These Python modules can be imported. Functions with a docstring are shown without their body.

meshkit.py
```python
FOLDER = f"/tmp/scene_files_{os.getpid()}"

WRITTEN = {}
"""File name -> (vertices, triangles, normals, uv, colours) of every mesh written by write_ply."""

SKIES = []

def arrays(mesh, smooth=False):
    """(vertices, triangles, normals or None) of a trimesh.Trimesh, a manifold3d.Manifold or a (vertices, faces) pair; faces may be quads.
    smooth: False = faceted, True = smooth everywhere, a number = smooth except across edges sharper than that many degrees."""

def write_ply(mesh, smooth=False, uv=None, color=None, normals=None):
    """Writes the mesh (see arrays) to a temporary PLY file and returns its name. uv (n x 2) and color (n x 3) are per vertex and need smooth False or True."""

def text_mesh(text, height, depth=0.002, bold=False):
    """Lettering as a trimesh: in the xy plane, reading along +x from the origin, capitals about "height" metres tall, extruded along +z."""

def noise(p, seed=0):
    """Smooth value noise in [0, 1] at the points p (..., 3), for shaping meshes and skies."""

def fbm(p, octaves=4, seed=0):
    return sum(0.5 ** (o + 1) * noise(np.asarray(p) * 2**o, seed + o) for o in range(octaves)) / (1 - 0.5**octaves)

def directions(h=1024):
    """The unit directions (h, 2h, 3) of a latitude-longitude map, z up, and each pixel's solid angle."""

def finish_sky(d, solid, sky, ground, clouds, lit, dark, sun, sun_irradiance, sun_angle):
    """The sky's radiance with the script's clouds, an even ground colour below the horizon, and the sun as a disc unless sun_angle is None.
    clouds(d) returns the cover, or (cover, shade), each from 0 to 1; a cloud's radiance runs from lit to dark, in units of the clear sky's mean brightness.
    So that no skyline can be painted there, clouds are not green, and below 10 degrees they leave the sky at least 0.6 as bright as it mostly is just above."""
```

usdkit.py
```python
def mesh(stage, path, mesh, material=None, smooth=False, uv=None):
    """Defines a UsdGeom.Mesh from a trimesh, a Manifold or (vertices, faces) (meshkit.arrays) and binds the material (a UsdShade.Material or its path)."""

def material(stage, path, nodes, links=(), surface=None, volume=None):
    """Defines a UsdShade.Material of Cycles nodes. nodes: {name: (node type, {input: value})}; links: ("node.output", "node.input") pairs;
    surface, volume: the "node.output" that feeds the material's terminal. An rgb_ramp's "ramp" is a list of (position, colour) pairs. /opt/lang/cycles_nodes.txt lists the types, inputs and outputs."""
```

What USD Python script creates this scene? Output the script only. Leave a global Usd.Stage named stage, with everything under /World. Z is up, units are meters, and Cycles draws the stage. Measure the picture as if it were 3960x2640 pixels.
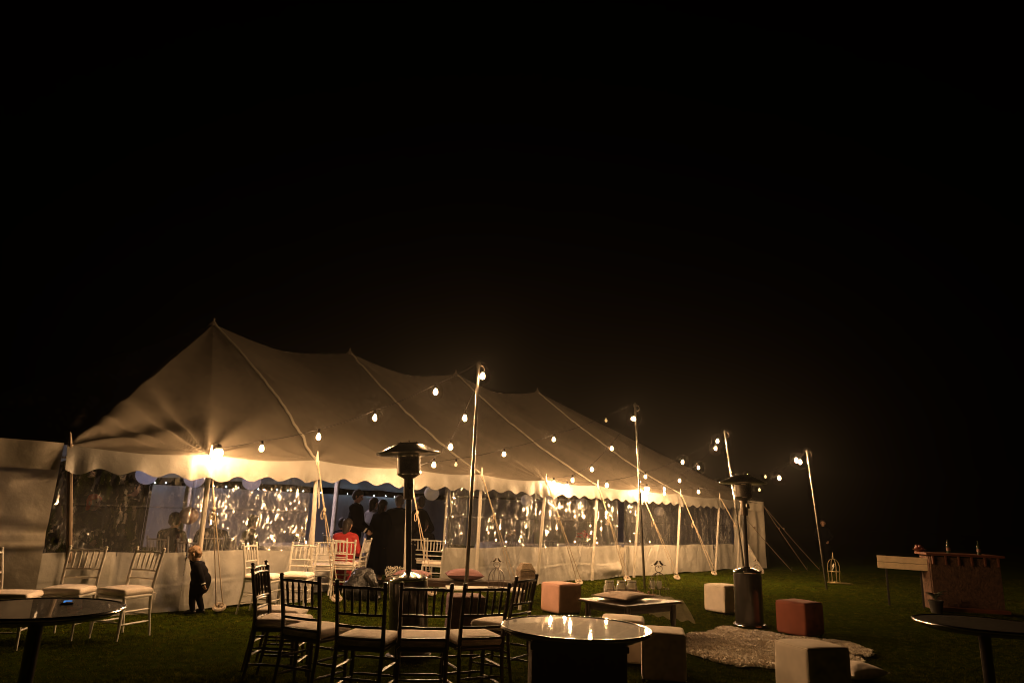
import math, random
import numpy as np, trimesh, usdkit, meshkit
import manifold3d as m3
from manifold3d import Manifold
from pxr import Usd, UsdGeom, UsdLux, UsdShade, Gf, Sdf, Vt

stage = Usd.Stage.CreateInMemory()
UsdGeom.SetStageUpAxis(stage, 'Z'); UsdGeom.SetStageMetersPerUnit(stage, 1.0)
UsdGeom.Xform.Define(stage, '/World'); UsdGeom.Scope.Define(stage, '/World/Looks')
RNG = np.random.default_rng(7); random.seed(7)

# ------------------------------------------------------------------ camera, sky, exposure, air
FOC, CAMZ, PITCH, ROLL = 24.0, 1.49, math.atan(.2515), math.radians(2.3)
cam = UsdGeom.Camera.Define(stage, '/World/camera')
_u = np.array([0, -math.sin(PITCH), math.cos(PITCH)]); _f = np.array([0, math.cos(PITCH), math.sin(PITCH)]); _r = np.array([1., 0, 0])
CR, CU = _r*math.cos(ROLL)+_u*math.sin(ROLL), -_r*math.sin(ROLL)+_u*math.cos(ROLL)
cam.AddTransformOp().Set(Gf.Matrix4d(*CR, 0, *CU, 0, *(-_f), 0, 0, 0, CAMZ, 1))
cam.CreateFocalLengthAttr(FOC); cam.CreateHorizontalApertureAttr(36.0); cam.CreateVerticalApertureAttr(36.0*682/1024)
cam.CreateClippingRangeAttr(Gf.Vec2f(0.05, 2000)); cam.CreateExposureAttr(0.0)

sky = UsdLux.DomeLight.Define(stage, '/World/sky')
sky.GetPrim().SetCustomDataByKey('kind', 'structure')
skm = usdkit.material(stage, '/World/Looks/sky', {
    's': ('sky_texture', {'sky_type': 'single_scattering', 'sun_disc': False, 'sun_elevation': math.radians(-9), 'sun_rotation': 2.5}),
    'b': ('background_shader', {'strength': 0.05})}, [('s.color', 'b.color')], surface='b.background')
UsdShade.MaterialBindingAPI.Apply(sky.GetPrim()).Bind(skm)

BULB_E, FLOOD_E = 2000.0, 900.0
WARM = (1.0, .57, .25)
HAZE_D, HAZE_G = .0004, .85

# ------------------------------------------------------------------ materials
_mats = {}
def M(name, color=(.5,.5,.5), rough=.6, metal=0., var=0., vscale=6., bump=0., bscale=40., spec=.5, coat=0., bdist=.01, detail=4, **kw):
    if name in _mats: return _mats[name]
    n = {'p': ('principled_bsdf', {'roughness': rough, 'metallic': metal, 'base_color': color, 'specular_ior_level': spec, 'coat_weight': coat, **kw})}
    L = []
    if var or bump:
        n['c'] = ('texture_coordinate', {})
    if var:
        a = np.array(color)
        n['n'] = ('noise_texture', {'scale': vscale, 'detail': 5, 'roughness': .6})
        n['r'] = ('rgb_ramp', {'ramp': [(.25, tuple(a*(1-var))), (.75, tuple(np.minimum(1, a*(1+var))))]})
        L += [('c.object', 'n.vector'), ('n.fac', 'r.fac'), ('r.color', 'p.base_color')]
    if bump:
        n['n2'] = ('noise_texture', {'scale': bscale, 'detail': detail, 'roughness': .6})
        n['b'] = ('bump', {'strength': bump, 'distance': bdist})
        L += [('c.object', 'n2.vector'), ('n2.fac', 'b.height'), ('b.normal', 'p.normal')]
    _mats[name] = usdkit.material(stage, '/World/Looks/'+name, n, L, surface='p.BSDF')
    return _mats[name]
def EM(name, color, strength):
    if name not in _mats:
        _mats[name] = usdkit.material(stage, '/World/Looks/'+name, {'e': ('emission', {'color': color, 'strength': strength})}, surface='e.emission')
    return _mats[name]
def cloth(name, color, trans=.25, var=.12, vscale=3., bump=.35, bscale=9., bdist=.02):
    """Canvas: diffuse with some light coming through, creases in the bump."""
    if name in _mats: return _mats[name]
    a = np.array(color)
    n = {'c': ('texture_coordinate', {}), 'n': ('noise_texture', {'scale': vscale, 'detail': 6, 'roughness': .65}),
         'r': ('rgb_ramp', {'ramp': [(.25, tuple(a*(1-var))), (.7, tuple(a))]}),
         'n2': ('noise_texture', {'scale': bscale, 'detail': 4, 'distortion': .1}), 'b': ('bump', {'strength': bump, 'distance': bdist}),
         'd': ('diffuse_bsdf', {'roughness': .6}), 't': ('translucent_bsdf', {}), 'g': ('glossy_bsdf', {'roughness': .45, 'color': (.8, .8, .8)}), 'm': ('mix_closure', {'fac': trans}), 'm2': ('mix_closure', {'fac': .03})}
    L = [('c.object', 'n.vector'), ('c.object', 'n2.vector'), ('n.fac', 'r.fac'), ('r.color', 'd.color'), ('r.color', 't.color'), ('n2.fac', 'b.height'), ('b.normal', 'd.normal'), ('b.normal', 'g.normal'),
         ('d.BSDF', 'm.closure1'), ('t.BSDF', 'm.closure2'), ('m.closure', 'm2.closure1'), ('g.BSDF', 'm2.closure2')]
    _mats[name] = usdkit.material(stage, '/World/Looks/'+name, n, L, surface='m2.closure')
    return _mats[name]
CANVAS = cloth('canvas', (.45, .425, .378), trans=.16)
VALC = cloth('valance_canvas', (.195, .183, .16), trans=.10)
STRAPC = cloth('strap_webbing', (.30, .27, .22), trans=.0)
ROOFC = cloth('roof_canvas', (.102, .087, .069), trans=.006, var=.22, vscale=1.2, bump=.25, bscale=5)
DIMCANVAS = cloth('weathered_canvas', (.6, .54, .45), trans=.12, var=.3, vscale=1.6, bump=.4, bscale=4, bdist=.04)
LINING = cloth('tent_lining', (.55, .53, .52), trans=.1)
LINEN = cloth('white_linen', (.75, .72, .68), trans=.2)
WHITEWOOD = M('white_painted_wood', (.52, .49, .43), .38, var=.06, bump=.05, bscale=60)
BROWNWOOD = M('dark_brown_wood', (.035, .02, .012), .30, var=.3, bump=.08, bscale=50, coat=.3)
CUSHION = M('cream_cushion_fabric', (.80, .69, .60), .85, var=.1, vscale=12, bump=.35, bscale=120, bdist=.004)
GRASSM = None
POLEWOOD = M('white_pole_wood', (.52, .47, .40), .55, var=.12, vscale=10)
GALV = M('galvanised_steel', (.30, .275, .24), .24, metal=1., var=.12, vscale=7, bump=.06, bscale=20)
CHROME = M('polished_steel', (.62, .60, .57), .16, metal=1., bump=.04, bscale=9)
BLACKMETAL = M('black_enamelled_steel', (.022, .018, .016), .24, var=.2, coat=.6, bump=.04, bscale=15)
BURNER = M('burner_mesh_steel', (.09, .075, .06), .5, metal=.7, var=.3, vscale=60)
ROPE = M('natural_rope', (.42, .33, .23), .9, var=.2, vscale=80, bump=.6, bscale=160)
BLACKWIRE = M('black_cable', (.006, .005, .005), .9, spec=.05)
WIREM = M('dark_wire', (.07, .05, .04), .4, metal=.6)
SKIN = M('skin', (.42, .25, .17), .55, var=.08, vscale=20)
SUIT = M('black_suit_wool', (.006, .0053, .006), .9, var=.2, vscale=30, spec=.03)
NAVY = M('navy_wool', (.003, .0033, .005), .9, var=.2, vscale=30, spec=.03)
REDCL = M('red_fabric', (.32, .018, .016), .75, var=.15, vscale=12, bump=.3, bscale=30)
ORANGE = M('orange_red_fabric', (.8, .13, .05), .75, var=.15)
PALE = M('pale_grey_dress', (.30, .29, .30), .7, var=.15, bump=.3, bscale=25)
SHIRT = M('white_shirt', (.75, .73, .70), .7)
HAIRD = M('dark_brown_hair', (.018, .011, .007), .6, bump=.6, bscale=90, var=.3, vscale=40)
HAIRB = M('light_brown_hair', (.16, .088, .042), .55, bump=.8, bscale=70, var=.35, vscale=30)
HAIRG = M('grey_hair', (.16, .14, .12), .6, bump=.6, bscale=90)
SHOE = M('black_shoe_leather', (.012, .01, .01), .35)
EYE = M('eye_dark', (.02, .015, .012), .2)

def plastic_mat(name, scale, k, milk, stretch=(1, 1, 1), rough=.10):
    """Crumpled clear film: small facets, each turned its own way, smoother in places."""
    n = {'c': ('texture_coordinate', {}), 'mp': ('mapping', {'scale': stretch}), 'n': ('noise_texture', {'scale': 5., 'detail': 3}), 'ns': ('vector_math', {'math_type': 'scale', 'scale': .22}), 'na': ('vector_math', {'math_type': 'add'}),
         'v': ('voronoi_texture', {'scale': scale, 'feature': 'f1', 'randomness': 1.}), 'v2': ('voronoi_texture', {'scale': scale*.37, 'feature': 'f1', 'randomness': 1.}), 'vm': ('mix', {'mix_type': 'mix', 'fac': .45}),
         's': ('vector_math', {'math_type': 'subtract', 'vector2': (.5, .5, .5)}), 'big': ('noise_texture', {'scale': 1.0, 'detail': 3}), 'kr': ('map_range', {'from_min': .36, 'from_max': .62, 'to_min': .22*k, 'to_max': 1.4*k, 'clamp': True}),
         'sc': ('vector_math', {'math_type': 'scale'}), 'g0': ('geometry', {}), 'ad': ('vector_math', {'math_type': 'add'}), 'no': ('vector_math', {'math_type': 'normalize'}),
         'f': ('fresnel', {'IOR': 1.45}), 'f2': ('math', {'math_type': 'multiply_add', 'value2': 2.4, 'value3': .17, 'use_clamp': True}),
         't': ('transparent_bsdf', {'color': (.93, .92, .91)}), 'g': ('glossy_bsdf', {'roughness': rough, 'color': (1, 1, 1)}), 'm': ('mix_closure', {}), 'd': ('diffuse_bsdf', {'color': (.7, .68, .65)}), 'm2': ('mix_closure', {'fac': milk})}
    L = [('c.object', 'mp.vector'), ('c.object', 'n.vector'), ('c.object', 'big.vector'), ('n.color', 'ns.vector1'), ('mp.vector', 'na.vector1'), ('ns.vector', 'na.vector2'), ('na.vector', 'v.vector'), ('na.vector', 'v2.vector'), ('v.color', 'vm.color1'), ('v2.color', 'vm.color2'),
         ('vm.color', 's.vector1'), ('s.vector', 'sc.vector1'), ('big.fac', 'kr.value'), ('kr.result', 'sc.scale'), ('g0.normal', 'ad.vector1'), ('sc.vector', 'ad.vector2'), ('ad.vector', 'no.vector1'), ('no.vector', 'g.normal'),
         ('f.fac', 'f2.value1'), ('f2.value', 'm.fac'), ('t.BSDF', 'm.closure1'), ('g.BSDF', 'm.closure2'), ('m.closure', 'm2.closure1'), ('d.BSDF', 'm2.closure2')]
    return usdkit.material(stage, '/World/Looks/'+name, n, L, surface='m2.closure')
PLASTIC = plastic_mat('clear_plastic_sheet', 34., 1.35, .035, (1, 1, .30), .15)
PLASTIC_SMOOTH = plastic_mat('clear_plastic_sheet_taut', 24., .9, .04, (1, 1, .26), .12)
THINGLASS = usdkit.material(stage, '/World/Looks/thin_clear_glass', {'f': ('fresnel', {'IOR': 1.45}), 'f2': ('math', {'math_type': 'multiply_add', 'value2': 1.4, 'value3': .05}), 't': ('transparent_bsdf', {'color': (.95, .95, .93)}), 'g': ('glossy_bsdf', {'roughness': .08, 'color': (1, 1, 1)}), 'm': ('mix_closure', {}), 'd': ('diffuse_bsdf', {'color': (.85, .82, .76)}), 'm2': ('mix_closure', {'fac': .22})},
    [('f.fac', 'f2.value1'), ('f2.value', 'm.fac'), ('t.BSDF', 'm.closure1'), ('g.BSDF', 'm.closure2'), ('m.closure', 'm2.closure1'), ('d.BSDF', 'm2.closure2')], surface='m2.closure')
CLEARGLASS = usdkit.material(stage, '/World/Looks/clear_glass', {'p': ('principled_bsdf', {'roughness': .02, 'transmission_weight': 1., 'ior': 1.45, 'base_color': (.97, .97, .96)})}, surface='p.BSDF')
BULBM = EM('lit_bulb', WARM, BULB_E)
FLOODM = EM('lit_flood_bulb', WARM, FLOOD_E)
UNLIT = M('unlit_bulb_glass', (.80, .74, .62), .12, coat=.5)
FAIRY = EM('blue_white_fairy_light', (.55, .78, 1.0), 48.)
CANDLE = EM('candle_flame', (1., .42, .14), 60.)
PHONEM = EM('lit_phone_screen', (.12, .4, 1.0), .8)
LANTERN = usdkit.material(stage, '/World/Looks/lit_paper_lantern', {'p': ('principled_bsdf', {'base_color': (.78, .76, .74), 'roughness': .8, 'emission_color': (.62, .60, .95), 'emission_strength': .20})}, surface='p.BSDF')
LANTERNW = usdkit.material(stage, '/World/Looks/warm_paper_lantern', {'p': ('principled_bsdf', {'base_color': (.78, .73, .66), 'roughness': .8, 'emission_color': (1., .75, .5), 'emission_strength': .06})}, surface='p.BSDF')

# ------------------------------------------------------------------ helpers
_taken = set()
def numbered(base, name):
    p, k = f'{base}/{name}', 0
    while p in _taken:
        k += 1; p = f'{base}/{name}_{k:03d}'
    _taken.add(p); return p
def obj(name, mesh, mat, parent=None, smooth=35, label=None):
    base = str(parent.GetPath()) if parent else '/World'
    p = usdkit.mesh(stage, numbered(base, name), mesh, mat, smooth=smooth).GetPrim()
    if label: p.SetCustomDataByKey('label', label)
    return p
def tag(o, label=None, cat=None, group=None, kind=None):
    for k, v in (('label', label), ('category', cat), ('group', group), ('kind', kind)):
        if v: o.SetCustomDataByKey(k, v)
    return o
def thing(name, label, cat, loc=(0, 0, 0), rot=0., group=None, tilt=(0, 0)):
    x = UsdGeom.Xform.Define(stage, numbered('/World', name))
    x.AddTranslateOp().Set(Gf.Vec3d(*map(float, loc))); x.AddRotateXYZOp().Set(Gf.Vec3f(tilt[0], tilt[1], math.degrees(rot)))
    return tag(x.GetPrim(), label, cat, group)
def dup(root, loc, rot, label, group=None, tilt=(0, 0)):
    was = root.GetCustomData()
    x = UsdGeom.Xform.Define(stage, numbered('/World', root.GetName()))
    pr = x.GetPrim(); pr.GetReferences().AddInternalReference(root.GetPath())
    xf = UsdGeom.Xformable(pr)
    pr.CreateAttribute('xformOp:translate', Sdf.ValueTypeNames.Double3).Set(Gf.Vec3d(*map(float, loc)))
    pr.CreateAttribute('xformOp:rotateXYZ', Sdf.ValueTypeNames.Float3).Set(Gf.Vec3f(tilt[0], tilt[1], math.degrees(rot)))
    tag(pr, label, was['category'], group or was.get('group')); pr.SetInstanceable(True)
    return pr

V3 = lambda *a: np.array(a, float)
def cat(*ms): return trimesh.util.concatenate([m for m in ms if m is not None])
def box(sx, sy, sz, c=(0, 0, 0), bev=0.):
    if bev > 0:
        s = np.array([sx, sy, sz])/2-bev
        pts = [Manifold.sphere(bev, 12).translate(list(s*np.array(q))) for q in ((i, j, k) for i in (-1, 1) for j in (-1, 1) for k in (-1, 1))]
        mm = Manifold.batch_hull(pts).to_mesh(); m = trimesh.Trimesh(mm.vert_properties[:, :3], mm.tri_verts, process=False)
    else:
        m = trimesh.creation.box([sx, sy, sz])
    m.apply_translation(c); return m
def tube(pts, r, sides=8, caps=True):
    p = np.asarray(pts, float); n = len(p)
    r = np.broadcast_to(np.asarray(r, float), (n,))
    t = np.gradient(p, axis=0); t /= np.linalg.norm(t, axis=1, keepdims=True)+1e-12
    a = np.cross(t[0], [0, 0, 1.] if abs(t[0][2]) < .9 else [1., 0, 0]); a /= np.linalg.norm(a)
    As = []
    for k in range(n):
        a = a-t[k]*(a@t[k]); a /= np.linalg.norm(a)+1e-12; As.append(a)
    As = np.array(As); B = np.cross(t, As); ang = np.arange(sides)*2*np.pi/sides
    v = (p[:, None]+r[:, None, None]*(np.cos(ang)[None, :, None]*As[:, None]+np.sin(ang)[None, :, None]*B[:, None])).reshape(-1, 3)
    f = []
    for i in range(n-1):
        for j in range(sides):
            q = (i*sides+j, i*sides+(j+1) % sides, (i+1)*sides+(j+1) % sides, (i+1)*sides+j)
            f += [(q[0], q[1], q[2]), (q[0], q[2], q[3])]
    if caps:
        v = np.vstack([v, p[0], p[-1]]); a0, b0 = n*sides, n*sides+1
        for j in range(sides):
            f += [(a0, (j+1) % sides, j), (b0, (n-1)*sides+j, (n-1)*sides+(j+1) % sides)]
    return trimesh.Trimesh(v, np.array(f), process=False)
def lathe(prof, sides=24):
    return trimesh.creation.revolve(np.array(prof, float), sections=sides)
def sphere(r, c=(0, 0, 0), sub=2, s=(1, 1, 1)):
    m = trimesh.creation.icosphere(sub, r); m.vertices *= s; m.apply_translation(c); return m
def torus(R, r, c=(0, 0, 0), a=24, b=8):
    m = trimesh.creation.torus(R, r, major_sections=a, minor_sections=b); m.apply_translation(c); return m
def rotz(m, a): m.apply_transform(trimesh.transformations.rotation_matrix(a, [0, 0, 1])); return m
def rotx(m, a): m.apply_transform(trimesh.transformations.rotation_matrix(a, [1, 0, 0])); return m
def roty(m, a): m.apply_transform(trimesh.transformations.rotation_matrix(a, [0, 1, 0])); return m
def mv(m, c): m.apply_translation(c); return m
def grid(P):
    """(nu, nv, 3) points as a sheet."""
    P = np.asarray(P, float); nu, nv = P.shape[:2]
    i, j = np.meshgrid(np.arange(nu-1), np.arange(nv-1), indexing='ij'); a = (i*nv+j).ravel()
    f = np.vstack([np.stack([a, a+nv, a+nv+1], 1), np.stack([a, a+nv+1, a+1], 1)])
    return trimesh.Trimesh(P.reshape(-1, 3), f, process=False)
def curve(pts, n=24):
    from scipy.interpolate import CubicSpline
    p = np.asarray(pts, float); s = np.r_[0, np.cumsum(np.linalg.norm(np.diff(p, axis=0), axis=1))]
    return CubicSpline(s, p)(np.linspace(0, s[-1], n))
def hull(spheres, seg=14):
    return Manifold.batch_hull([Manifold.sphere(r, seg).translate(list(map(float, c))) for c, r in spheres])
def to_tri(m): q = m.to_mesh(); return trimesh.Trimesh(q.vert_properties[:, :3].astype(float), q.tri_verts.astype(int), process=True)
def blend(parts, edge=.03, it=12):
    m = Manifold.batch_boolean(parts, m3.OpType.Add).refine_to_length(edge)
    t = to_tri(m); trimesh.smoothing.filter_taubin(t, lamb=.5, nu=.52, iterations=it); return t

# tent axes: t along the long side, w inwards
A0, TD, TN = V3(-4.14, 10.13, 0), V3(.66752758, .74458507, 0), V3(-.74458507, .66752758, 0)
def T(t, w, z=0.): return A0+TD*t+TN*w+V3(0, 0, z)
TANG = math.atan2(TD[1], TD[0])
TP = [-2.03, -.22, 1.53, 3.46, 5.39, 7.5, 9.55, 11.5, 13.8, 16.4]
def ze(t): return float(np.interp(t, [-2.03, -.22, 1.53, 7.5, 18], [2.10, 2.13, 2.20, 2.24, 2.23]))

# ------------------------------------------------------------------ ground
gm = usdkit.material(stage, '/World/Looks/lawn_soil', {
    'c': ('texture_coordinate', {}), 'n': ('noise_texture', {'scale': .7, 'detail': 8, 'roughness': .7}), 'n2': ('noise_texture', {'scale': 45, 'detail': 6, 'roughness': .8}),
    'r': ('rgb_ramp', {'ramp': [(.3, (.016, .024, .0016)), (.55, (.024, .034, .0024)), (.75, (.034, .042, .004))]}), 'mx': ('math', {'math_type': 'multiply_add', 'value2': .5}),
    'ml': ('math', {'math_type': 'multiply', 'value2': .5}), 'b': ('bump', {'strength': .3, 'distance': .02}), 'p': ('diffuse_bsdf', {'roughness': .5})},
    [('c.object', 'n.vector'), ('c.object', 'n2.vector'), ('n.fac', 'ml.value1'), ('n2.fac', 'mx.value1'), ('ml.value', 'mx.value3'), ('mx.value', 'r.fac'), ('r.color', 'p.color'), ('n2.fac', 'b.height'), ('b.normal', 'p.normal')], surface='p.BSDF')
gx, gy = np.meshgrid(np.r_[-300, -60, np.linspace(-16, 16, 65), 60, 300], np.r_[-60, -5, np.linspace(1, 34, 67), 80, 400], indexing='ij')
gz = -.012+.024*meshkit.noise(np.stack([gx*.8, gy*.8, gx*0], -1), 3)-.012
tag(obj('lawn', grid(np.stack([gx, gy, gz], -1)), gm, smooth=True), 'dark mown lawn around the marquee', None, kind='structure')
GRASSM = usdkit.material(stage, '/World/Looks/grass_blade', {'o': ('object_info', {}), 'r': ('rgb_ramp', {'ramp': [(0, (.024, .031, .002)), (.6, (.048, .056, .004)), (1, (.085, .082, .010))]}),
    'd': ('diffuse_bsdf', {}), 't': ('translucent_bsdf', {}), 'm': ('mix_closure', {'fac': .25})}, [('o.random', 'r.fac'), ('r.color', 'd.color'), ('r.color', 't.color'), ('d.BSDF', 'm.closure1'), ('t.BSDF', 'm.closure2')], surface='m.closure')
pi = UsdGeom.PointInstancer.Define(stage, '/World/grass')
tag(pi.GetPrim(), 'short mown grass growing all over the lawn', 'grass', kind='stuff')
for k in range(3):
    v, f = [], []
    for b in range(11):
        a, rr, hh, le = RNG.uniform(0, 6.3), RNG.uniform(0, .05), RNG.uniform(.02, .05), RNG.uniform(.005, .03)
        o = V3(rr*math.cos(a*3), rr*math.sin(a*3), 0); s = V3(math.cos(a), math.sin(a), 0)*.0036; ln = V3(-math.sin(a), math.cos(a), 0)*le
        b0 = len(v); v += [o-s, o+s, o+ln*.5+s*.6+V3(0, 0, hh*.6), o+ln*.5-s*.6+V3(0, 0, hh*.6), o+ln*1.3+V3(0, 0, hh)]
        f += [(b0, b0+1, b0+2), (b0, b0+2, b0+3), (b0+3, b0+2, b0+4)]
    usdkit.mesh(stage, f'/World/grass/tuft_{k+1:03d}', (np.array(v), np.array(f)), GRASSM)
    pi.CreatePrototypesRel().AddTarget(f'/World/grass/tuft_{k+1:03d}')
N = 120000
yy = 3.4+21*RNG.random(N)**1.8; xx = (RNG.random(N)*1.75-.86)*(yy+.5)
pi.CreatePositionsAttr(Vt.Vec3fArray.FromNumpy(np.stack([xx, yy, np.full(N, -.012)], 1).astype(np.float32)))
pi.CreateProtoIndicesAttr(Vt.IntArray.FromNumpy(RNG.integers(0, 3, N).astype(np.int32)))
ang = RNG.uniform(0, np.pi, N); pi.CreateOrientationsAttr(Vt.QuathArray([Gf.Quath(float(math.cos(a)), 0, 0, float(math.sin(a))) for a in ang]))
sc = RNG.uniform(.6, 1.25, N)*(1+np.clip(yy-9, 0, 10)*.08); pi.CreateScalesAttr(Vt.Vec3fArray.FromNumpy(np.stack([sc, sc, np.minimum(sc, 1.1)*.5], 1).astype(np.float32)))

# ------------------------------------------------------------------ marquee
tent = thing('marquee_tent', 'large white peaked canvas marquee with scalloped valance and clear plastic windows', 'marquee')
PEAKS = [2.64, 6.81, 11.2, 15.63]; PZ = [5.84, 5.94, 6.05, 6.14]; WC = 7.0; TR = 18.0
RE = (V3(9.15, 24.9, 0)-A0)@TD, (V3(9.15, 24.9, 0)-A0)@TN
def ridge_z(t):
    t = min(max(t, PEAKS[0]), PEAKS[-1]); z = float(np.interp(t, PEAKS, PZ)); k = min(np.searchsorted(PEAKS, t, 'right')-1, 2)
    u = (t-PEAKS[k])/(PEAKS[k+1]-PEAKS[k]); return z-.34*(1-abs(2*u-1)**1.5)
def roof_sheet(per, polet, fold, nv=104, zfun=ze, span=None):
    P = []
    for s, (t, w) in enumerate(per):
        at = min(max(t, PEAKS[0]), PEAKS[-1]); az = ridge_z(at)
        dpole = min(abs(t-q) for q in polet); u = min(1, dpole/1.0); z0 = zfun(t)-.05*math.sin(min(1, u)*math.pi/2)
        nearpk = min(abs(at-q) for q in PEAKS) if abs(at-t) < .01 else 0.
        row = []
        for j in range(nv):
            v = (j/(nv-1))**1.5
            z = z0+(az-z0)*v**1.02-.05*math.sin(math.pi*v)*min(1, nearpk/1.2)
            row.append([t+(at-t)*v, w+(WC-w)*v, z])
        P.append(row)
    P = np.array(P)
    X = A0+P[..., :1]*TD+P[..., 1:2]*TN; X[..., 2] = P[..., 2]
    if fold:
        for (pt, pw, amp, R, k, ph, lean) in fold:
            dt, dw = P[..., 0]-pt, (P[..., 1]-pw); r = np.hypot(dt, dw)+1e-6; phi = np.arctan2(dw, dt)
            wob = meshkit.noise(np.stack([phi*4, r*.3, phi*0], -1), int(k)+3)*2.6
            d = amp*np.exp(-(r/R)**2)*np.clip(r/.3, 0, 1)*np.sin(k*phi+ph+wob)*np.clip(np.sin(phi), 0, 1)**.5
            X[..., 2] += d*.85; X -= TN*(d*.35)[..., None]
        cr = meshkit.fbm(np.stack([P[..., 0]*1.3, P[..., 1]*.9, P[..., 2]*0], -1), 4, 5)-.5
        X[..., 2] += .05*cr*np.clip((P[..., 2]-2.2)/.6, 0, 1)
    return X
left_end = [(-3.9, 9.8), (-3.9, 3.4), (-2.03, 0.)]
per = []
def seg(a, b, n): return [(a[0]+(b[0]-a[0])*i/n, a[1]+(b[1]-a[1])*i/n) for i in range(n)]
per += seg(left_end[0], left_end[1], 12)+seg(left_end[1], left_end[2], 26)+seg((-2.03, 0), (TR, 0), 420)+seg((TR, 0), (RE[0], RE[1]), 10)+seg((RE[0], RE[1]), (19.8, 9.8), 12)+[(19.8, 9.8)]
folds = [(-.22, 0, .044, 2.9, 15, .4, 0), (-2.03, 0, .05, 2.6, 14, 1.2, 0), (1.53, 0, .035, 1.1, 11, .2, 0), (3.46, 0, .03, 1., 12, 2, 0), (5.39, 0, .03, 1., 12, .7, 0), (7.5, 0, .025, .9, 12, .3, 0), (9.55, 0, .025, .9, 12, 1.3, 0), (11.5, 0, .03, 1., 11, .8, 0), (13.8, 0, .03, 1.1, 12, .1, 0), (16.4, 0, .03, 1., 12, .9, 0)]
RX = roof_sheet(per, TP+[TR], folds)
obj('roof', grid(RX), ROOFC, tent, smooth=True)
perb = seg((-3.9, 9.8), (-2.03, 14.), 8)+seg((-2.03, 14), (TR, 14), 60)+seg((TR, 14), (19.8, 9.8), 8)+[(19.8, 9.8)]
obj('roof', grid(roof_sheet(perb, TP+[TR], [(t, 14., .05, 1.6, 12, i, 0) for i, t in enumerate(TP)], nv=24)[:, ::-1]), LINING, tent, smooth=True, label='far side of the tent roof')
def roof_point(t, v):
    i = 38+int(round((t+2.03)/(TR+2.03)*420)); i = min(max(i, 0), len(per)-1); j = int(round(v**(1/1.5)*103)); return RX[i, j]
for pk, t in enumerate([PEAKS[0], PEAKS[1], PEAKS[2], PEAKS[3]]):                                       # webbing straps sewn over the roof at each main pole
    tt = [1.53, 5.39, 9.55, 13.8][pk]
    pts = np.array([roof_point(tt+(t-tt)*v, v)+V3(0, 0, .018)-TN*.01 for v in np.linspace(0.0, 1, 40)])
    obj('roof_strap', tube(pts, .024, 6), STRAPC, tent)
    pz = RX[38+int(round((PEAKS[pk]+2.03)/(TR+2.03)*420)), -1]
    obj('peak_cap', mv(lathe([(0, .16), (.02, .16), (.03, .08), (.10, 0), (.13, -.05), (0, -.05)], 12), pz), ROOFC, tent)
    obj('main_pole', tube([T(PEAKS[pk], WC, -.01), T(PEAKS[pk], WC, ridge_z(PEAKS[pk])-.08)], .07, 12), POLEWOOD, tent)
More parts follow.
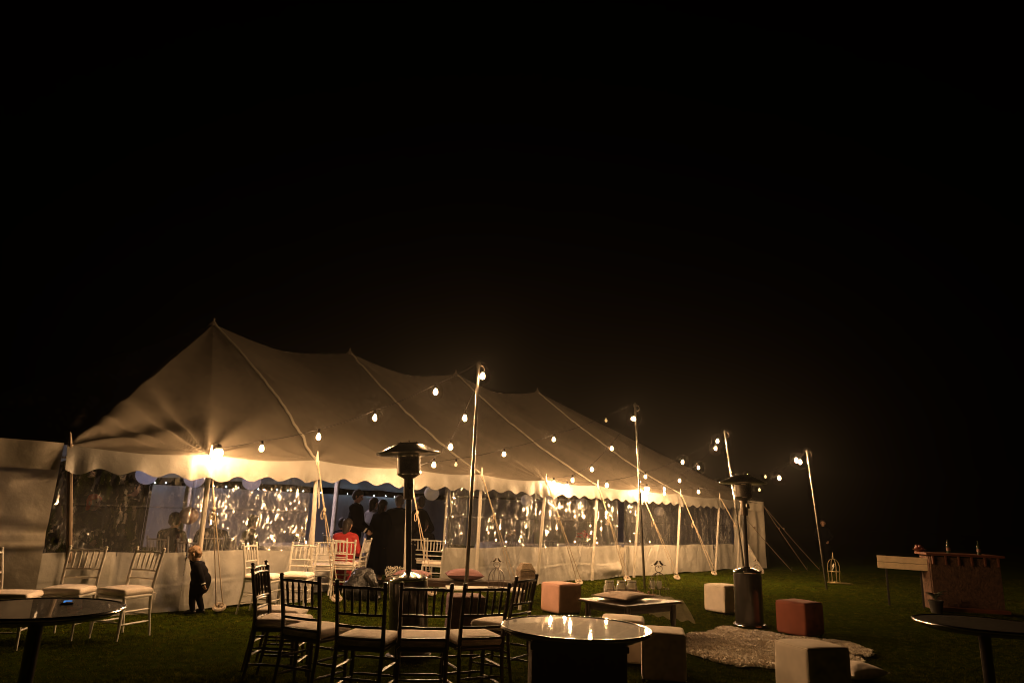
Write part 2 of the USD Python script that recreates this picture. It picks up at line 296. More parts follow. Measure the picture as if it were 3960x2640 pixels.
# valance
def valance(path, name, mat, wphase=0., lab=None, drop=.31, amp=.034):
    nu = len(path); P = np.zeros((nu, 14, 3)); s = 0.
    for i, (t, w) in enumerate(path):
        if i: s += math.hypot(t-path[i-1][0], w-path[i-1][1])
        dpole = min(abs(t-q) for q in TP+[TR]); near = math.exp(-(dpole/.28)**2)
        top = ze(t)-.05*math.sin(min(1, dpole)*math.pi/2)+.004; bot = ze(t)-drop+amp*math.cos(s*2*math.pi/.46+wphase)+.012*math.sin(s*1.7+1)-.03*near
        for j in range(14):
            u = j/13; out = .035+.05*u+.022*math.sin(s*8+2*math.sin(s*2.1))*u+.05*near*u*math.cos((t-min(TP, key=lambda q: abs(q-t)))*22)
            P[i, j] = T(t, w-out, top+(bot-top)*u)
    return obj(name, grid(P), mat, tent, smooth=True, label=lab)
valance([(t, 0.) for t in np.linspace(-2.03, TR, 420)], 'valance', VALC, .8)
# solid canvas end wall left of the corner, and end wall on the right
def wall(a, b, z0, z1, n, mfun, name, mat, label=None, nz=22):
    P = np.zeros((n, nz, 3)); ax = (b-a); L = np.linalg.norm(ax); ax = ax/L; nn = np.cross(ax, [0, 0, 1.])
    for i in range(n):
        for j in range(nz):
            s, u = i/(n-1)*L, j/(nz-1); z = (z0(s) if callable(z0) else z0); z = z+((z1(s) if callable(z1) else z1)-z)*u
            P[i, j] = a+ax*s+nn*mfun(s, z)+V3(0, 0, z)
    return obj(name, grid(P), mat, tent, smooth=True, label=label)
def fb(s, z, sc=1., seed=0, o=4): return float(meshkit.fbm(V3(s*sc, z*sc, .3), o, seed))-.5
C0 = T(-2.03, .0); CL = C0+V3(-2.9, -2.6, 0); CL2 = CL+V3(-2.5, 2.4, 0)
lw = lambda s, z: .16*fb(s, z, 1.1, 9)+.03*math.sin(s*5+z*2)*(1-z/2.2)+.05*math.exp(-((z-.86-.03*math.sin(s*2))/.03)**2)-.04*math.exp(-((z-1.52+.12*s)/.06)**2)
wall(CL+V3(0, 0, 0), C0+V3(-.03, 0, 0), .0, 2.09, 110, lw, 'side_wall', DIMCANVAS, 'solid canvas wall at the left end of the tent', nz=60)
wall(CL2, CL, 0., 2.09, 12, lambda s, z: 0., 'side_wall', DIMCANVAS)
wall(CL+V3(0, -.05, 0), C0+V3(0, -.05, 0), 1.79, 2.12, 60, lambda s, z: .02*math.sin(s*9), 'end_valance', DIMCANVAS, nz=6)
CRt, RE3 = T(TR, .25), V3(9.15, 24.9, 0)
wall(CRt, RE3, 0., 2.2, 50, lambda s, z: .05*math.sin(s*11)*.8+.12*fb(s, z, 1.4, 4), 'side_wall', DIMCANVAS, 'dim canvas wall at the right end of the tent', nz=30)
wall(CRt+V3(.02, -.06, 0), RE3+V3(.02, -.06, 0), 1.9, 2.24, 30, lambda s, z: .02*math.sin(s*12), 'end_valance', DIMCANVAS, nz=5)
fl = np.zeros((20, 14, 3))
for i in range(20):
    for j in range(14):
        u, v = i/19, j/13; wd = .12+.95*(1-v)**1.6; fl[i, j] = CRt+V3(.75, -.35, 0)*u*wd+V3(0, -.08+.04*math.sin(u*9), 1.95*v+.01)
obj('door_flap', grid(fl), CANVAS, tent, smooth=True, label='pale curved canvas flap at the right corner of the tent')
# side poles
for i, t in enumerate(TP+[TR-.05]):
    if i == 0: a, b = V3(-5.48, 9.3, 0), T(t, -.05, ze(t)+.16)
    else: a, b = T(t+[0, .15, .24, .28, .18, 0, .05, 0, 0, -.1, 0][i], .14, 0), T(t, -.045, ze(t)+.15)
    m = ze(t)/(ze(t)+.15); k = a+(b-a)*m
    pole = obj('side_pole', tube([a, k, k+V3(0, 0, .001), k+(b-k)*.5, b], [.034, .034, .022, .018, .006], 10), POLEWOOD if i else M('dark_side_pole', (.16, .11, .07), .6), tent)
# skirts and windows bay by bay
SK = .79
def bay(t0, t1, k, mat, has_win=True, slack=1.):
    n = int((t1-t0)/.035)+2
    def sk(s, z):
        t = t0+s; g = 0.
        g += .05*fb(t*1.6, z*.5, 1.3, 11+k)+.018*math.sin(t*13+1.7*math.sin(t*2.3)+z*2.5)*(.3+z)
        g += (.011*math.exp(-((z-.36-.03*math.sin(t*2.3))/.012)**2)-.008*math.exp(-((z-.39-.03*math.sin(t*2.3))/.02)**2))*(1 if t < 11 else .2)*(.4+.6*math.sin(t*3.1+1)**2)+.09*fb(t, z, 3.1, 40+k)*(1-.5*z)
        for c in range(6):                                          # slanting tension creases
            ph = math.sin(k*7.1+c*3.3); xc = (.5+.5*ph)*(t1-t0); sl = .55*math.sin(k*2.7+c*1.9); dd = (s-xc-sl*(z-.8))/.02
            g += .032*math.exp(-dd*dd)*(.35+.65*z/.8)*(1 if c % 2 else -.8)
        if mat is SAG: g += .10*math.exp(-((z-.22)/.14)**2)*math.exp(-((s-1.2)/.75)**2)
        return g
    a, b = T(t0, .25), T(t1, .25)
    m_ = CANVAS
    wall(a, b, lambda s: .0+.03*max(0, math.sin((t0+s)*2.3))+(.09*math.exp(-((s-1.3)/.25)**2) if mat is SAG else 0), lambda s: SK+.012*math.sin((t0+s)*3), n, sk, 'skirt_panel', m_, nz=34)
    if has_win:
        a, b = T(t0+.01, .29), T(t1-.01, .29)
        pm = has_win
        amp = .05 if pm is PLASTIC else .02
        wall(a, b, SK-.05, 2.0, n, lambda s, z: amp*fb((t0+s), z, 2.1, 21+k, 3)+.012*math.sin((t0+s)*17+2*math.sin(z*3+t0))*(.5+.5*math.sin((t0+s)*1.3)), 'window_panel', pm, nz=46)
        wall(a-TN*.012, b-TN*.012, 1.375, 1.395, n, lambda s, z: amp*fb((t0+s), z, 2.1, 21+k, 3), 'window_seam', PLASTIC_SMOOTH, nz=2)
SAG = object()
bay(-2.03, -.22, 0, None, PLASTIC_SMOOTH)
bay(-.22, 1.70, 1, None, PLASTIC)
for k, (a, b) in enumerate([(4.72, 5.39), (5.39, 7.5), (7.5, 9.55), (9.55, 11.0)]): bay(a, b, 2+k, SAG if k == 3 else None, PLASTIC if k < 2 else PLASTIC_SMOOTH)
for k, (a, b) in enumerate([(11.25, 13.8), (13.8, 16.4), (16.4, TR)]): bay(a, b, 7+k, None, PLASTIC_SMOOTH)
obj('skirt_flap', grid(np.array([[T(11.0+.25*u, .27+.10*math.sin(u*3)*(1-v), (.75)*v+.02*(1-v)) for v in np.linspace(0, 1, 8)] for u in np.linspace(0, 1, 8)])), DIMCANVAS, tent, smooth=True)
# rolled window cloth and ribbons beside the doorway
for t in (1.72, 4.70):
    obj('tie_ribbon', grid(np.array([[T(t+.03*u, .10+.03*math.sin(v*5), 1.95-.5*v) for v in np.linspace(0, 1, 10)] for u in (0, 1)])), CANVAS, tent, smooth=True)
    obj('window_edge', tube([T(t, .26, .02), T(t, .22, .8), T(t+.02, .22, 1.4), T(t, .2, 2.02)], .018, 6), CANVAS, tent)
# far walls inside
wall(T(TR, 13.85), T(-2.03, 13.85), 0., 1.95, 160, lambda s, z: .04*math.sin(s*7+math.sin(s*2)), 'far_wall', LINING, 'inner face of the far canvas wall', nz=6)
wall(T(-2.03, 13.85), T(-3.85, 9.8), 0., 2.05, 30, lambda s, z: .03*math.sin(s*8), 'far_wall', LINING, nz=4)
wall(T(-3.85, 9.8), CL2, 0., 2.05, 30, lambda s, z: .03*math.sin(s*8), 'far_wall', LINING, nz=4)
wall(RE3, T(19.8, 9.8), 0., 2.2, 20, lambda s, z: .03*math.sin(s*8), 'far_wall', LINING, nz=4)
wall(T(19.8, 9.8), T(TR, 13.85), 0., 2.1, 20, lambda s, z: .03*math.sin(s*8), 'far_wall', LINING, nz=4)

# ------------------------------------------------------------------ guy ropes with ground plates
discs = [(-3.95, 10.22), (-2.65, 11.67), (-1.26, 13.01), (.25, 14.75), (1.72, 16.17), (3.05, 17.6), (4.5, 18.53), (6.06, 20.55), (7.9, 21.9)]
GL = ['guy rope right of the boy, tied to the pole with the left flood lamp', 'guy rope at the doorway, crossing in front of the red garment',
      'guy rope behind the near patio heater, plate seen between dark chairs', 'guy rope in front of the most crumpled plastic window, right of the near light pole', 'guy rope ending in a plate right of the pinkish cube stool',
      'guy rope ending behind the glass jars on the coffee table', 'knotted guy rope right of the second light pole, plate on bare lawn', 'guy rope ending left of the white cube stool by the far heater', 'guy rope passing behind the far patio heater']
for i, (dx, dy) in enumerate(discs):
    t = TP[i+1]; top = T(t, -.07, ze(t)-.02); end = V3(dx, dy, .09); kn = top+(end-top)*.36
    g = thing('guy_rope', GL[i], 'guy rope', (dx, dy, 0), group='guy ropes along the tent side'); o = V3(dx, dy, 0)
    side = np.cross((end-top)/np.linalg.norm(end-top), [0, -1., .2]); side /= np.linalg.norm(side)
    obj('strand', tube(curve([top-o, (top+kn)/2-o, kn-o], 8), .013, 6), ROPE, g)
    for s in (-1, 1):
        obj('strand', tube(curve([kn-o, kn+(end-kn)*.3+side*.02*s-o, kn+(end-kn)*.7+side*.032*s-o, end+side*.05*s-o], 12), .0075, 6), ROPE, g)
    obj('knot', cat(sphere(.028, kn-o, 1, (1, 1, 1.5)), sphere(.02, kn-o-V3(0, 0, .06), 1, (1, 1, 1.6)), tube(curve([kn-o, kn-o+side*.05-V3(0, 0, .05), kn-o+side*.03-V3(0, 0, .14), kn-o-V3(0, 0, .08)], 10), .006, 5)), ROPE, g)
    d = cat(lathe([(0, -.012), (.085, -.012), (.092, 0), (.085, .012), (.05, .014), (.046, .006), (0, .006)], 20), torus(.07, .012, (0, 0, .012), 20, 6), sphere(.018, (.03, .0, .02), 1), sphere(.016, (-.03, .01, .02), 1))
    rotx(d, .55); rotz(d, .3); mv(d, (0, 0, .062))
    obj('ground_plate', d, M('worn_white_plate', (.40, .33, .26), .7, var=.4, vscale=22), g)
    obj('peg', tube([(0, .02, -.05), (.0, -.02, .10)], .012, 6), GALV, g)
for k, (px, py) in enumerate([(9.45, 23.4), (10.3, 24.2), (10.9, 24.6)]):
    top = (RE3 if k else CRt)+V3(0, 0, 2.15); e = V3(px, py, .03)
    g = thing('guy_rope', ['long guy rope slanting across the dim right end wall', 'left of two dark guy ropes right of the tent end', 'outermost dark guy rope at the right end of the tent'][k], 'guy rope', e, group='guy ropes along the tent side')
    obj('strand', tube(curve([top-e, (top-e)*.5-V3(0, 0, .04), V3(0, 0, 0)], 8), .010, 6), M('weathered_dark_rope', (.14, .10, .065), .9), g)  # darker base colour for the ropes at the right end
    obj('knot', sphere(.028, (top-e)*.62, 1, (1, 1, 1.6)), M('weathered_dark_rope'), g)
    obj('peg', tube([(0, .02, -.05), (0, -.03, .12)], .012, 6), GALV, g)

# ------------------------------------------------------------------ light poles and festoon strings
def light_pole(base, top, label, r=.028):
    p = thing('light_pole', label, 'light pole', base, group='poles carrying the light strings')
    b, t = V3(*base), V3(*top); d = (t-b)
    obj('shaft', tube([V3(0, 0, -.1), d*.48, d*.98], [r, r*.98, r*.92], 14), GALV, p)
    obj('sleeve', tube([d*.47, d*.5], [r*1.12, r*1.12], 14), GALV, p)
    obj('pole_cap', tube([d*.98, d*.995, d], [r*1.15, r*1.15, r*.6], 12), GALV, p)
    obj('hook', tube(curve([d*.985+V3(.02, -.02, 0), d*.985+V3(.07, -.05, -.02), d*.97+V3(.08, -.06, -.05), d*.965+V3(.04, -.05, -.05)], 10), .006, 6), WIREM, p)
    return p
PT = [V3(-.482, 9.981, 3.66), V3(2.945, 15.905, 4.12), V3(5.835, 18.426, 3.89), V3(7.676, 17.609, 3.36)]
PB = [V3(-.50, 9.98, 0), V3(3.15, 15.91, 0), V3(6.25, 18.43, 0), V3(7.95, 17.61, 0)]
for b, t, l in zip(PB, PT, ['tallest nearest steel light pole, rising behind the dark chairs', 'steel light pole rising behind the glass jars', 'leaning steel light pole beside the far patio heater', 'rightmost leaning steel light pole standing by the birdcage on the lawn']):
    light_pole(b, t, l)
tip = lambda i: T(TP[i+1], -.05, ze(TP[i+1])+.1)
bprof = [(0, -.113), (.018, -.108), (.033, -.092), (.0405, -.07), (.037, -.048), (.024, -.024), (.0145, -.008), (.0145, 0), (0, 0)]
BULB = lathe([(x*.76, z*.80) for x, z in bprof[::-1]], 12); BULB.fix_normals()
SOCK = lathe([(0, .055), (.012, .055), (.017, .045), (.017, -.006), (0, -.006)], 10)
def string(label, pts, a, b, unlit=()):
    """Festoon string: a cable through the lamp holders from a to b; pts are the middles of the bulbs."""
    o = V3(*a); s = thing('light_string', label, 'string of lights', a, group='strings of warm bulbs between tent and poles')
    B = [V3(*p) for p in pts]
    hang = [p+V3(0, 0, .13) for p in B]
    for i, p in enumerate(B):
        bl = obj('bulb', mv(BULB.copy(), p+V3(0, 0, .065)-o), UNLIT if i in unlit else BULBM, s, smooth=50, label='unlit bulb' if i in unlit else None)
        obj('socket', mv(SOCK.copy(), p+V3(0, 0, .07)-o), BLACKWIRE, bl)
    path = []; ch = [V3(*a)]+hang+[V3(*b)]
    for p, q in zip(ch[:-1], ch[1:]):
        L = np.linalg.norm(q-p)
        for u in np.linspace(0, 1, 10)[:-1]: path.append(p+(q-p)*u-V3(0, 0, .05*L*4*u*(1-u)*.5))
    path.append(ch[-1])
    obj('cable', tube(np.array(path)-o, .004, 5), BLACKWIRE, s)
string('light string from the left flood lamp up to the nearest light pole', [(-3.55, 9.97, 2.24), (-2.75, 9.97, 2.44), (-1.96, 9.98, 2.75), (-1.1, 9.98, 3.17)], tip(0), PT[0])
string('light string dropping from the nearest light pole to behind the near heater', [(-.41, 9.84, 3.41), (-.67, 10.37, 2.85), (-.9, 10.84, 2.45), (-1.21, 11.46, 2.2), (-1.53, 12.1, 2.11)], PT[0], tip(2))
string('light string with two unlit bulbs rising to the second light pole', [(-.98, 13.28, 2.34), (-.07, 13.88, 2.62), (.97, 14.58, 3.03), (2.2, 15.41, 3.6)], tip(2), PT[1], (0, 3))
string('light string falling from the second light pole left to the tent eave', [(2.9, 15.9, 3.73), (2.4, 15.85, 3.01), (1.94, 15.81, 2.52), (1.5, 15.77, 2.26), (1.07, 15.73, 2.18)], PT[1], tip(4))
string('light string climbing from the tent eave to the pole beside the far heater', [(1.4, 16.01, 2.12), (2.39, 16.55, 2.21), (3.42, 17.11, 2.48), (4.5, 17.7, 2.92), (5.6, 18.3, 3.56)], tip(4), PT[2])
string('light string falling from the pole beside the far heater to the right flood lamp', [(5.59, 18.45, 3.38), (5.12, 18.51, 2.86), (4.63, 18.57, 2.5), (4.22, 18.61, 2.26), (3.78, 18.66, 2.17)], PT[2], tip(6))
string('light string running from the right flood lamp to the rightmost light pole', [(4.2, 18.52, 2.15), (5.05, 18.3, 2.21), (6.03, 18.04, 2.16), (6.52, 17.91, 2.31), (7.0, 17.79, 2.62), (7.42, 17.68, 3.08)], tip(6), PT[3], (3,))
string('short light string hanging behind the rightmost light pole', [(7.58, 17.83, 3.05), (7.09, 18.98, 2.72)], PT[3], (6.6, 20.1, 2.75), (1,))
for i, l in ((0, 'dazzling round flood lamp on the tent pole above the boy'), (6, 'dazzling flood lamp under the eave behind the second light pole')):
    t = TP[i+1]; c = T(t+.0, -.27, ze(t)+.05)
    f = thing('flood_lamp', l, 'flood lamp', c, group='flood lamps on the tent poles')
    bl = obj('lamp', cat(sphere(.062, (0, 0, -.02), 2)), FLOODM, f, smooth=True)
    obj('socket', mv(lathe([(0, .1), (.024, .1), (.034, .07), (.034, .03), (0, .03)], 12), (0, 0, 0)), BLACKWIRE, f)
    obj('bracket', tube([V3(0, 0, .09), TN*.1+V3(0, 0, .12), TN*.2+V3(0, 0, .1)], .010, 6), GALV, f)

# fairy lights along the far eave, dim blue
fl_ = thing('fairy_lights', 'row of small bluish fairy lights along the far side of the tent', 'fairy lights', T(2, 13.7, 1.87))
o = T(2, 13.7, 1.87)
obj('cable', tube([T(-1.5, 13.66, 2.02)-o, T(8, 13.66, 2.0)-o, T(16, 13.66, 2.03)-o], .006, 5), BLACKWIRE, fl_)
rg = np.random.default_rng(3)
for t in np.arange(-1.2, 15.5, .62):
    obj('lamp', mv(sphere(.018, sub=1), T(t+rg.uniform(-.2, .2), 13.62, 2.0+rg.uniform(-.015, .015))-o), FAIRY, fl_)

# ------------------------------------------------------------------ chiavari chairs
RAIL = .011
def spindle_profile(a, b, r=.011):
    a, b = V3(*a), V3(*b); u = np.array([0, .12, .2, .5, .8, .88, 1]); rr = np.array([.7, .7, 1.05, 1.0, 1.05, .7, .7])*r
    return tube([a+(b-a)*k for k in u], rr, 6)
def make_chair(name, label, wood, group, loc, rot):
    c = thing(name, label, 'chair', loc, rot, group)
    for s in (-1, 1):
        x = .185*s
        back = curve([(x*1.02, -.245, 0), (x, -.205, .25), (x, -.19, .45), (x*1.03, -.22, .70), (x*1.06, -.265, .925)], 14)
        obj('rear_leg', tube(back, np.interp(np.linspace(0, 1, 14), [0, .5, 1], [.013, .0175, .0155]), 8), wood, c)
        obj('knob', cat(sphere(.019, back[-1]+V3(0, 0, .004), 1, (1, 1, .7)), torus(.0165, .004, back[-1]-V3(0, 0, .02), 10, 5)), wood, c)
        obj('front_leg', tube([(x*1.03, .20, 0), (x, .19, .2), (x, .185, .44)], [.012, .017, .018], 8), wood, c)
    obj('seat_frame', box(.40, .40, .032, (0, 0, .437), .012), wood, c)
    def by(z): return float(np.interp(z, [.45, .70, .925], [-.19, -.22, -.265]))
    for z in (.885, .69, .60, .515):
        h = .19
        obj('back_rail', tube(curve([(-h, by(z), z), (0, by(z)-.022, z+(.006 if z > .8 else 0)), (h, by(z), z)], 7), RAIL if z < .8 else .0125, 6), wood, c)
    for k in range(5):
        x = -.125+.0625*k
        obj('spindle', spindle_profile((x, by(.69)-.02*(1-(x/.19)**2), .69), (x*1.05, by(.885)-.02*(1-(x/.19)**2), .885)), wood, c)
    for z in (.16, .29):
        for s in (-1, 1): obj('stretcher', spindle_profile((.187*s, -.215, z), (.187*s, .19, z), .0105), wood, c)
        obj('stretcher', spindle_profile((-.185, .192, z+.02), (.185, .192, z+.02), .0105), wood, c)
    obj('stretcher', spindle_profile((-.185, -.213, .225), (.185, -.213, .225), .0105), wood, c)
    cu = box(.41, .42, .066, (0, .005, .487), .032); cu = cu.subdivide().subdivide()
    r2 = np.clip(1-(cu.vertices[:, 0]/.2)**2, 0, 1)*np.clip(1-(cu.vertices[:, 1]/.21)**2, 0, 1); up = cu.vertices[:, 2] > .487
    cu.vertices[up, 2] += .016*r2[up]**.6
    se = obj('cushion', cu, CUSHION, c, smooth=60)
    obj('tie', tube([(-.17, -.19, .47), (-.2, -.24, .45), (-.19, -.24, .38)], .004, 5), CUSHION, se)
    return c
D = lambda x, y: math.atan2(-x, y)          # rotation that turns local +y to the direction (x, y)
CH = {}
def chair(kind, loc, face, label):
    g = {'white': 'white chairs by the tent', 'brown': 'dark brown chairs in a ring on the lawn'}[kind]; rot = D(*face)
    if kind not in CH: CH[kind] = make_chair(kind+'_chair', label, WHITEWOOD if kind == 'white' else BROWNWOOD, g, (*loc, 0), rot)
    else: dup(CH[kind], (*loc, 0), rot, label)
chair('white', (-3.38, 10.23), (1, -.12), 'white chair seen side-on, facing right before the tent skirt')
chair('white', (-4.97, 7.41), (.9, .2), 'white chair cut by the left edge, behind the left round table')
chair('white', (-4.76, 8.01), (.12, -1), 'white chair facing the camera against the plain left canvas wall')
chair('white', (-4.22, 8.15), (-.3, -.95), 'white chair beside the left table, between it and the boy')
chair('white', (-3.02, 10.62), (.0, -1), 'white chair facing out with its back against the tent skirt')
chair('white', (-4.55, 10.75), (.35, 1), 'white chair behind the plastic window, partly hidden by the boy')
chair('white', (-3.12, 12.3), (-.35, 1), 'white chair straddling the left doorway pole')
chair('white', (-2.83, 12.75), (-.12, 1), 'white chair with the red garment showing through its back')
chair('white', (-2.81, 13.39), (-1, .12), 'white chair edge-on in the doorway, left of the dark group')
chair('white', (-2.49, 17.2), (.15, -1), 'white chair deep inside the tent behind the near heater')
chair('white', (-1.40, 14.19), (.05, -1), 'white chair at the right edge of the doorway, facing out')
chair('white', (1.02, 17.2), (-.25, 1), 'white chair behind the crumpled plastic, left of the two seen inside')
chair('white', (1.95, 18.1), (-.2, 1), 'white chair behind the clear window near the pink flowers')
chair('white', (.35, 17.2), (.3, 1), 'white chair faintly visible behind the most crumpled plastic')
chair('brown', (-1.05, 5.86), (.16, 1), 'dark chair in the middle front, second from the left with its back to us')
chair('brown', (-2.12, 7.05), (1, .02), 'farther of two overlapping dark chairs seen side-on at left')
chair('brown', (-1.93, 6.52), (1, .0), 'nearer of two overlapping dark chairs seen side-on at left')
chair('brown', (-1.54, 6.14), (.42, .9), 'dark chair left of the middle, back to us, cushion turned right')
chair('brown', (-.62, 5.92), (-.12, 1), 'dark chair directly in front of the near heater base')
chair('brown', (-.23, 6.07), (-.42, .9), 'dark chair touching the left rim of the mirror-topped table')
chair('brown', (.0, 6.85), (-.85, .5), 'dark chair angled away just left of the pinkish cube stool')

# ------------------------------------------------------------------ patio heaters
def make_heater(loc, label, rot, tilt):
    h = thing('patio_heater', label, 'patio heater', loc, rot, 'mushroom patio heaters', tilt)
    obj('tank_housing', lathe([(0, 0), (.225, 0), (.232, .01), (.232, .04), (.205, .05), (.205, .74), (.198, .765), (.0, .765)], 40), BLACKMETAL, h)
    obj('base_rim', torus(.228, .012, (0, 0, .022), 40, 8), CHROME, h)
    obj('dome', lathe([(.205, .760), (.208, .772), (.19, .792), (.13, .815), (.06, .835), (.045, .85), (0, .85)], 40), CHROME, h)
    for k in range(4):
        a = k*math.pi/2+.4
        obj('bolt', sphere(.014, (.19*math.cos(a), .19*math.sin(a), .79), 1), CHROME, h)
    obj('post', tube([(0, 0, .82), (0, 0, 1.62)], .031, 16), BLACKMETAL, h)
    nk = obj('burner_neck', lathe([(0, 1.60), (.05, 1.60), (.056, 1.62), (.056, 1.82), (.05, 1.83), (0, 1.83)], 20), CHROME if False else M('dark_steel', (.14, .11, .085), .35, metal=.8), h)
    obj('control_panel', box(.07, .02, .05, (.01, -.062, 1.75), .004), GALV, nk); obj('control_knob', rotx(lathe([(0, 0), (.014, 0), (.014, .02), (0, .02)], 10), math.pi/2) if False else mv(rotx(lathe([(0, 0), (.014, 0), (.014, .02), (0, .02)], 10), math.pi/2), (.01, -.07, 1.72)), BLACKMETAL, nk)
    e = lathe([(.056, 1.825), (.10, 1.85), (.128, 1.87), (.128, 2.07), (.11, 2.09), (0, 2.09)], 32)
    em = obj('burner_screen', e, BURNER, h)
    for z in (1.872, 2.068): obj('screen_band', torus(.129, .006, (0, 0, z), 32, 6), CHROME, em)
    obj('hood', lathe([(.0, 2.075), (.30, 2.075), (.355, 2.085), (.362, 2.095), (.355, 2.105), (.26, 2.145), (.16, 2.195), (.14, 2.20), (0, 2.20)][::1], 48), M('hood_steel', (.42, .39, .36), .22, metal=1., bump=.03, bscale=8), h)
    obj('hood_top', lathe([(0, 2.215), (.132, 2.212), (.138, 2.203), (.13, 2.198), (0, 2.198)], 32), BLACKMETAL, h)
    for k in range(3):
        a = k*2.094+.5; obj('hood_stud', tube([(.1*math.cos(a), .1*math.sin(a), 2.20), (.1*math.cos(a), .1*math.sin(a), 2.235)], .006, 6), CHROME, h)
    return h
ht = make_heater((-.95, 7.73, 0), 'tall patio heater near the middle, hood against the tent roof', .2, (0, -4.2))
dup(ht, (3.72, 10.89, 0), .6, 'patio heater at the right between the white and brick-red cube stools', tilt=(0, -.6))

# ------------------------------------------------------------------ round tables
TABTOP = usdkit.material(stage, '/World/Looks/brushed_dark_top', {'c': ('texture_coordinate', {}), 'n3': ('noise_texture', {'scale': 60, 'detail': 4}), 'n': ('noise_texture', {'scale': 4, 'detail': 3}),
    'b': ('bump', {'strength': .006, 'distance': .02}), 'rc': ('rgb_ramp', {'ramp': [(.35, (.035, .030, .025)), (.7, (.065, .054, .045))]}), 'p': ('principled_bsdf', {'metallic': 0., 'roughness': .6, 'specular_ior_level': .15, 'coat_weight': .7, 'coat_roughness': .03, 'coat_ior': 1.5})},
    [('c.object', 'n.vector'), ('c.object', 'n3.vector'), ('n.fac', 'b.height'), ('b.normal', 'p.coat_normal'), ('n3.fac', 'rc.fac'), ('rc.color', 'p.base_color')], surface='p.BSDF')
def make_table(loc, label, plinth=False):
    t = thing('round_table', label, 'table', loc, 0, 'round metal-topped tables')
    tp = obj('table_top', lathe([(0, .742), (.505, .742), (.505, .7445), (0, .7445)], 64), TABTOP, t)
    obj('rim', torus(.513, .0125, (0, 0, .738), 64, 10), CHROME, tp)
    obj('apron', lathe([(.0, .733), (.50, .733), (.50, .718), (.44, .69), (0, .69)][::-1], 48), BLACKMETAL, t)
    if plinth:
        obj('plinth', box(.62, .60, .69, (0, 0, .345), .012), M('dark_plinth_wood', (.16, .10, .065), .6, var=.25, bump=.15, bscale=25), t)
        for z in (.03, .66): obj('plinth_band', box(.64, .62, .04, (0, 0, z), .006), BROWNWOOD, t)
        return t
    obj('pedestal', lathe([(0, .69), (.06, .69), (.045, .62), (.042, .12), (.06, .06), (0, .06)][::-1], 24), BLACKMETAL, t)
    obj('foot', lathe([(0, .062), (.08, .06), (.22, .03), (.27, .02), (.275, .0), (0, .0)][::-1], 40), BLACKMETAL, t)
    return t
tb = make_table((.52, 5.08, 0), 'round table with shiny mirror-like top in the middle foreground', True)
tb2 = make_table((-3.14, 4.98, 0), 'round table at the left edge with a lit phone on it')
dup(tb2, (4.08, 6.15, 0), 2., 'almost black round table at the lower right edge')
ph = thing('phone', 'phone glowing blue on the left round table', 'phone', (-3.10, 5.22, .7455), .5)
obj('case', box(.08, .155, .011, (0, 0, .006), .004), BLACKMETAL, ph)
obj('screen', box(.05, .02, .002, (.0, .03, .0128)), PHONEM, ph); obj('screen', box(.014, .012, .002, (-.02, -.02, .0128)), PHONEM, ph)

# ------------------------------------------------------------------ cube stools
def ottoman(label, loc, rot, col, size=(.46, .46, .45), name='cube_stool'):
    m = M(col[0], col[1], .85, var=.14, vscale=5, bump=.3, bscale=120, bdist=.003)
    o = thing(name, label, 'stool', loc, rot, 'upholstered cube stools on the lawn')
    b = box(size[0], size[1], size[2]-.02, (0, 0, size[2]/2+.01), .034).subdivide().subdivide().subdivide()
    u_ = np.clip(1-(2*b.vertices[:, 0]/size[0])**2, 0, 1)*np.clip(1-(2*b.vertices[:, 1]/size[1])**2, 0, 1); tp_ = b.vertices[:, 2] > size[2]-.03; b.vertices[tp_, 2] += .016*u_[tp_]**.7
    b.vertices += .012*(meshkit.fbm(b.vertices*6+np.array(loc)*3, 3, 2)[:, None]-.5)*np.sign(b.vertices-[0, 0, size[2]/2])
    obj('cover', b, m, o, smooth=50)
    hx, hy = size[0]/2-.012, size[1]/2-.012
    obj('piping', tube([(-hx, -hy, size[2]-.01), (hx, -hy, size[2]-.01), (hx, hy, size[2]-.01), (-hx, hy, size[2]-.01), (-hx, -hy, size[2]-.01)], .006, 5), m, o)
    for sx in (-1, 1):
        for sy in (-1, 1): obj('corner_seam', tube([(sx*(size[0]/2-.010), sy*(size[1]/2-.010), .05), (sx*(size[0]/2-.010), sy*(size[1]/2-.010), size[2]-.03)], .005, 5), m, o)
    for sx in (-1, 1):
        for sy in (-1, 1): obj('foot', lathe([(0, -.005), (.018, -.005), (.02, .025), (0, .025)], 8).apply_translation((sx*.19, sy*.19, 0)), BLACKMETAL, o)
    return o
CREAM, BRICK, ROSE, PLUM, DKW = ('cream_leatherette', (.66, .56, .46)), ('brick_red_fabric', (.25, .068, .038)), ('dusty_rose_fabric', (.46, .25, .18)), ('plum_fabric', (.10, .045, .04)), ('cream_leatherette', (.66, .56, .46))
ottoman('white cube stool left of the far heater', (3.79, 12.36, 0), .55, CREAM)
ottoman('brick-red cube stool right of the far heater', (4.2, 10.22, 0), .62, BRICK)
ottoman('white cube stool nearest the camera, at the edge of the shaggy rug', (2.83, 6.68, 0), .30, CREAM)
ottoman('dusty pink cube stool behind the angled dark chair', (.94, 11.5, 0), .62, ROSE)
ottoman('cream stool peeping over the far rim of the mirror-topped table', (1.33, 7.95, 0), -.2, CREAM, (.46, .46, .44))
ottoman('cream stool touching the right rim of the mirror-topped table', (1.60, 7.2, 0), -.2, CREAM, (.42, .46, .44))
ottoman('plum cube stool at the foot of the nearest light pole', (-.46, 9.35, 0), .2, PLUM)

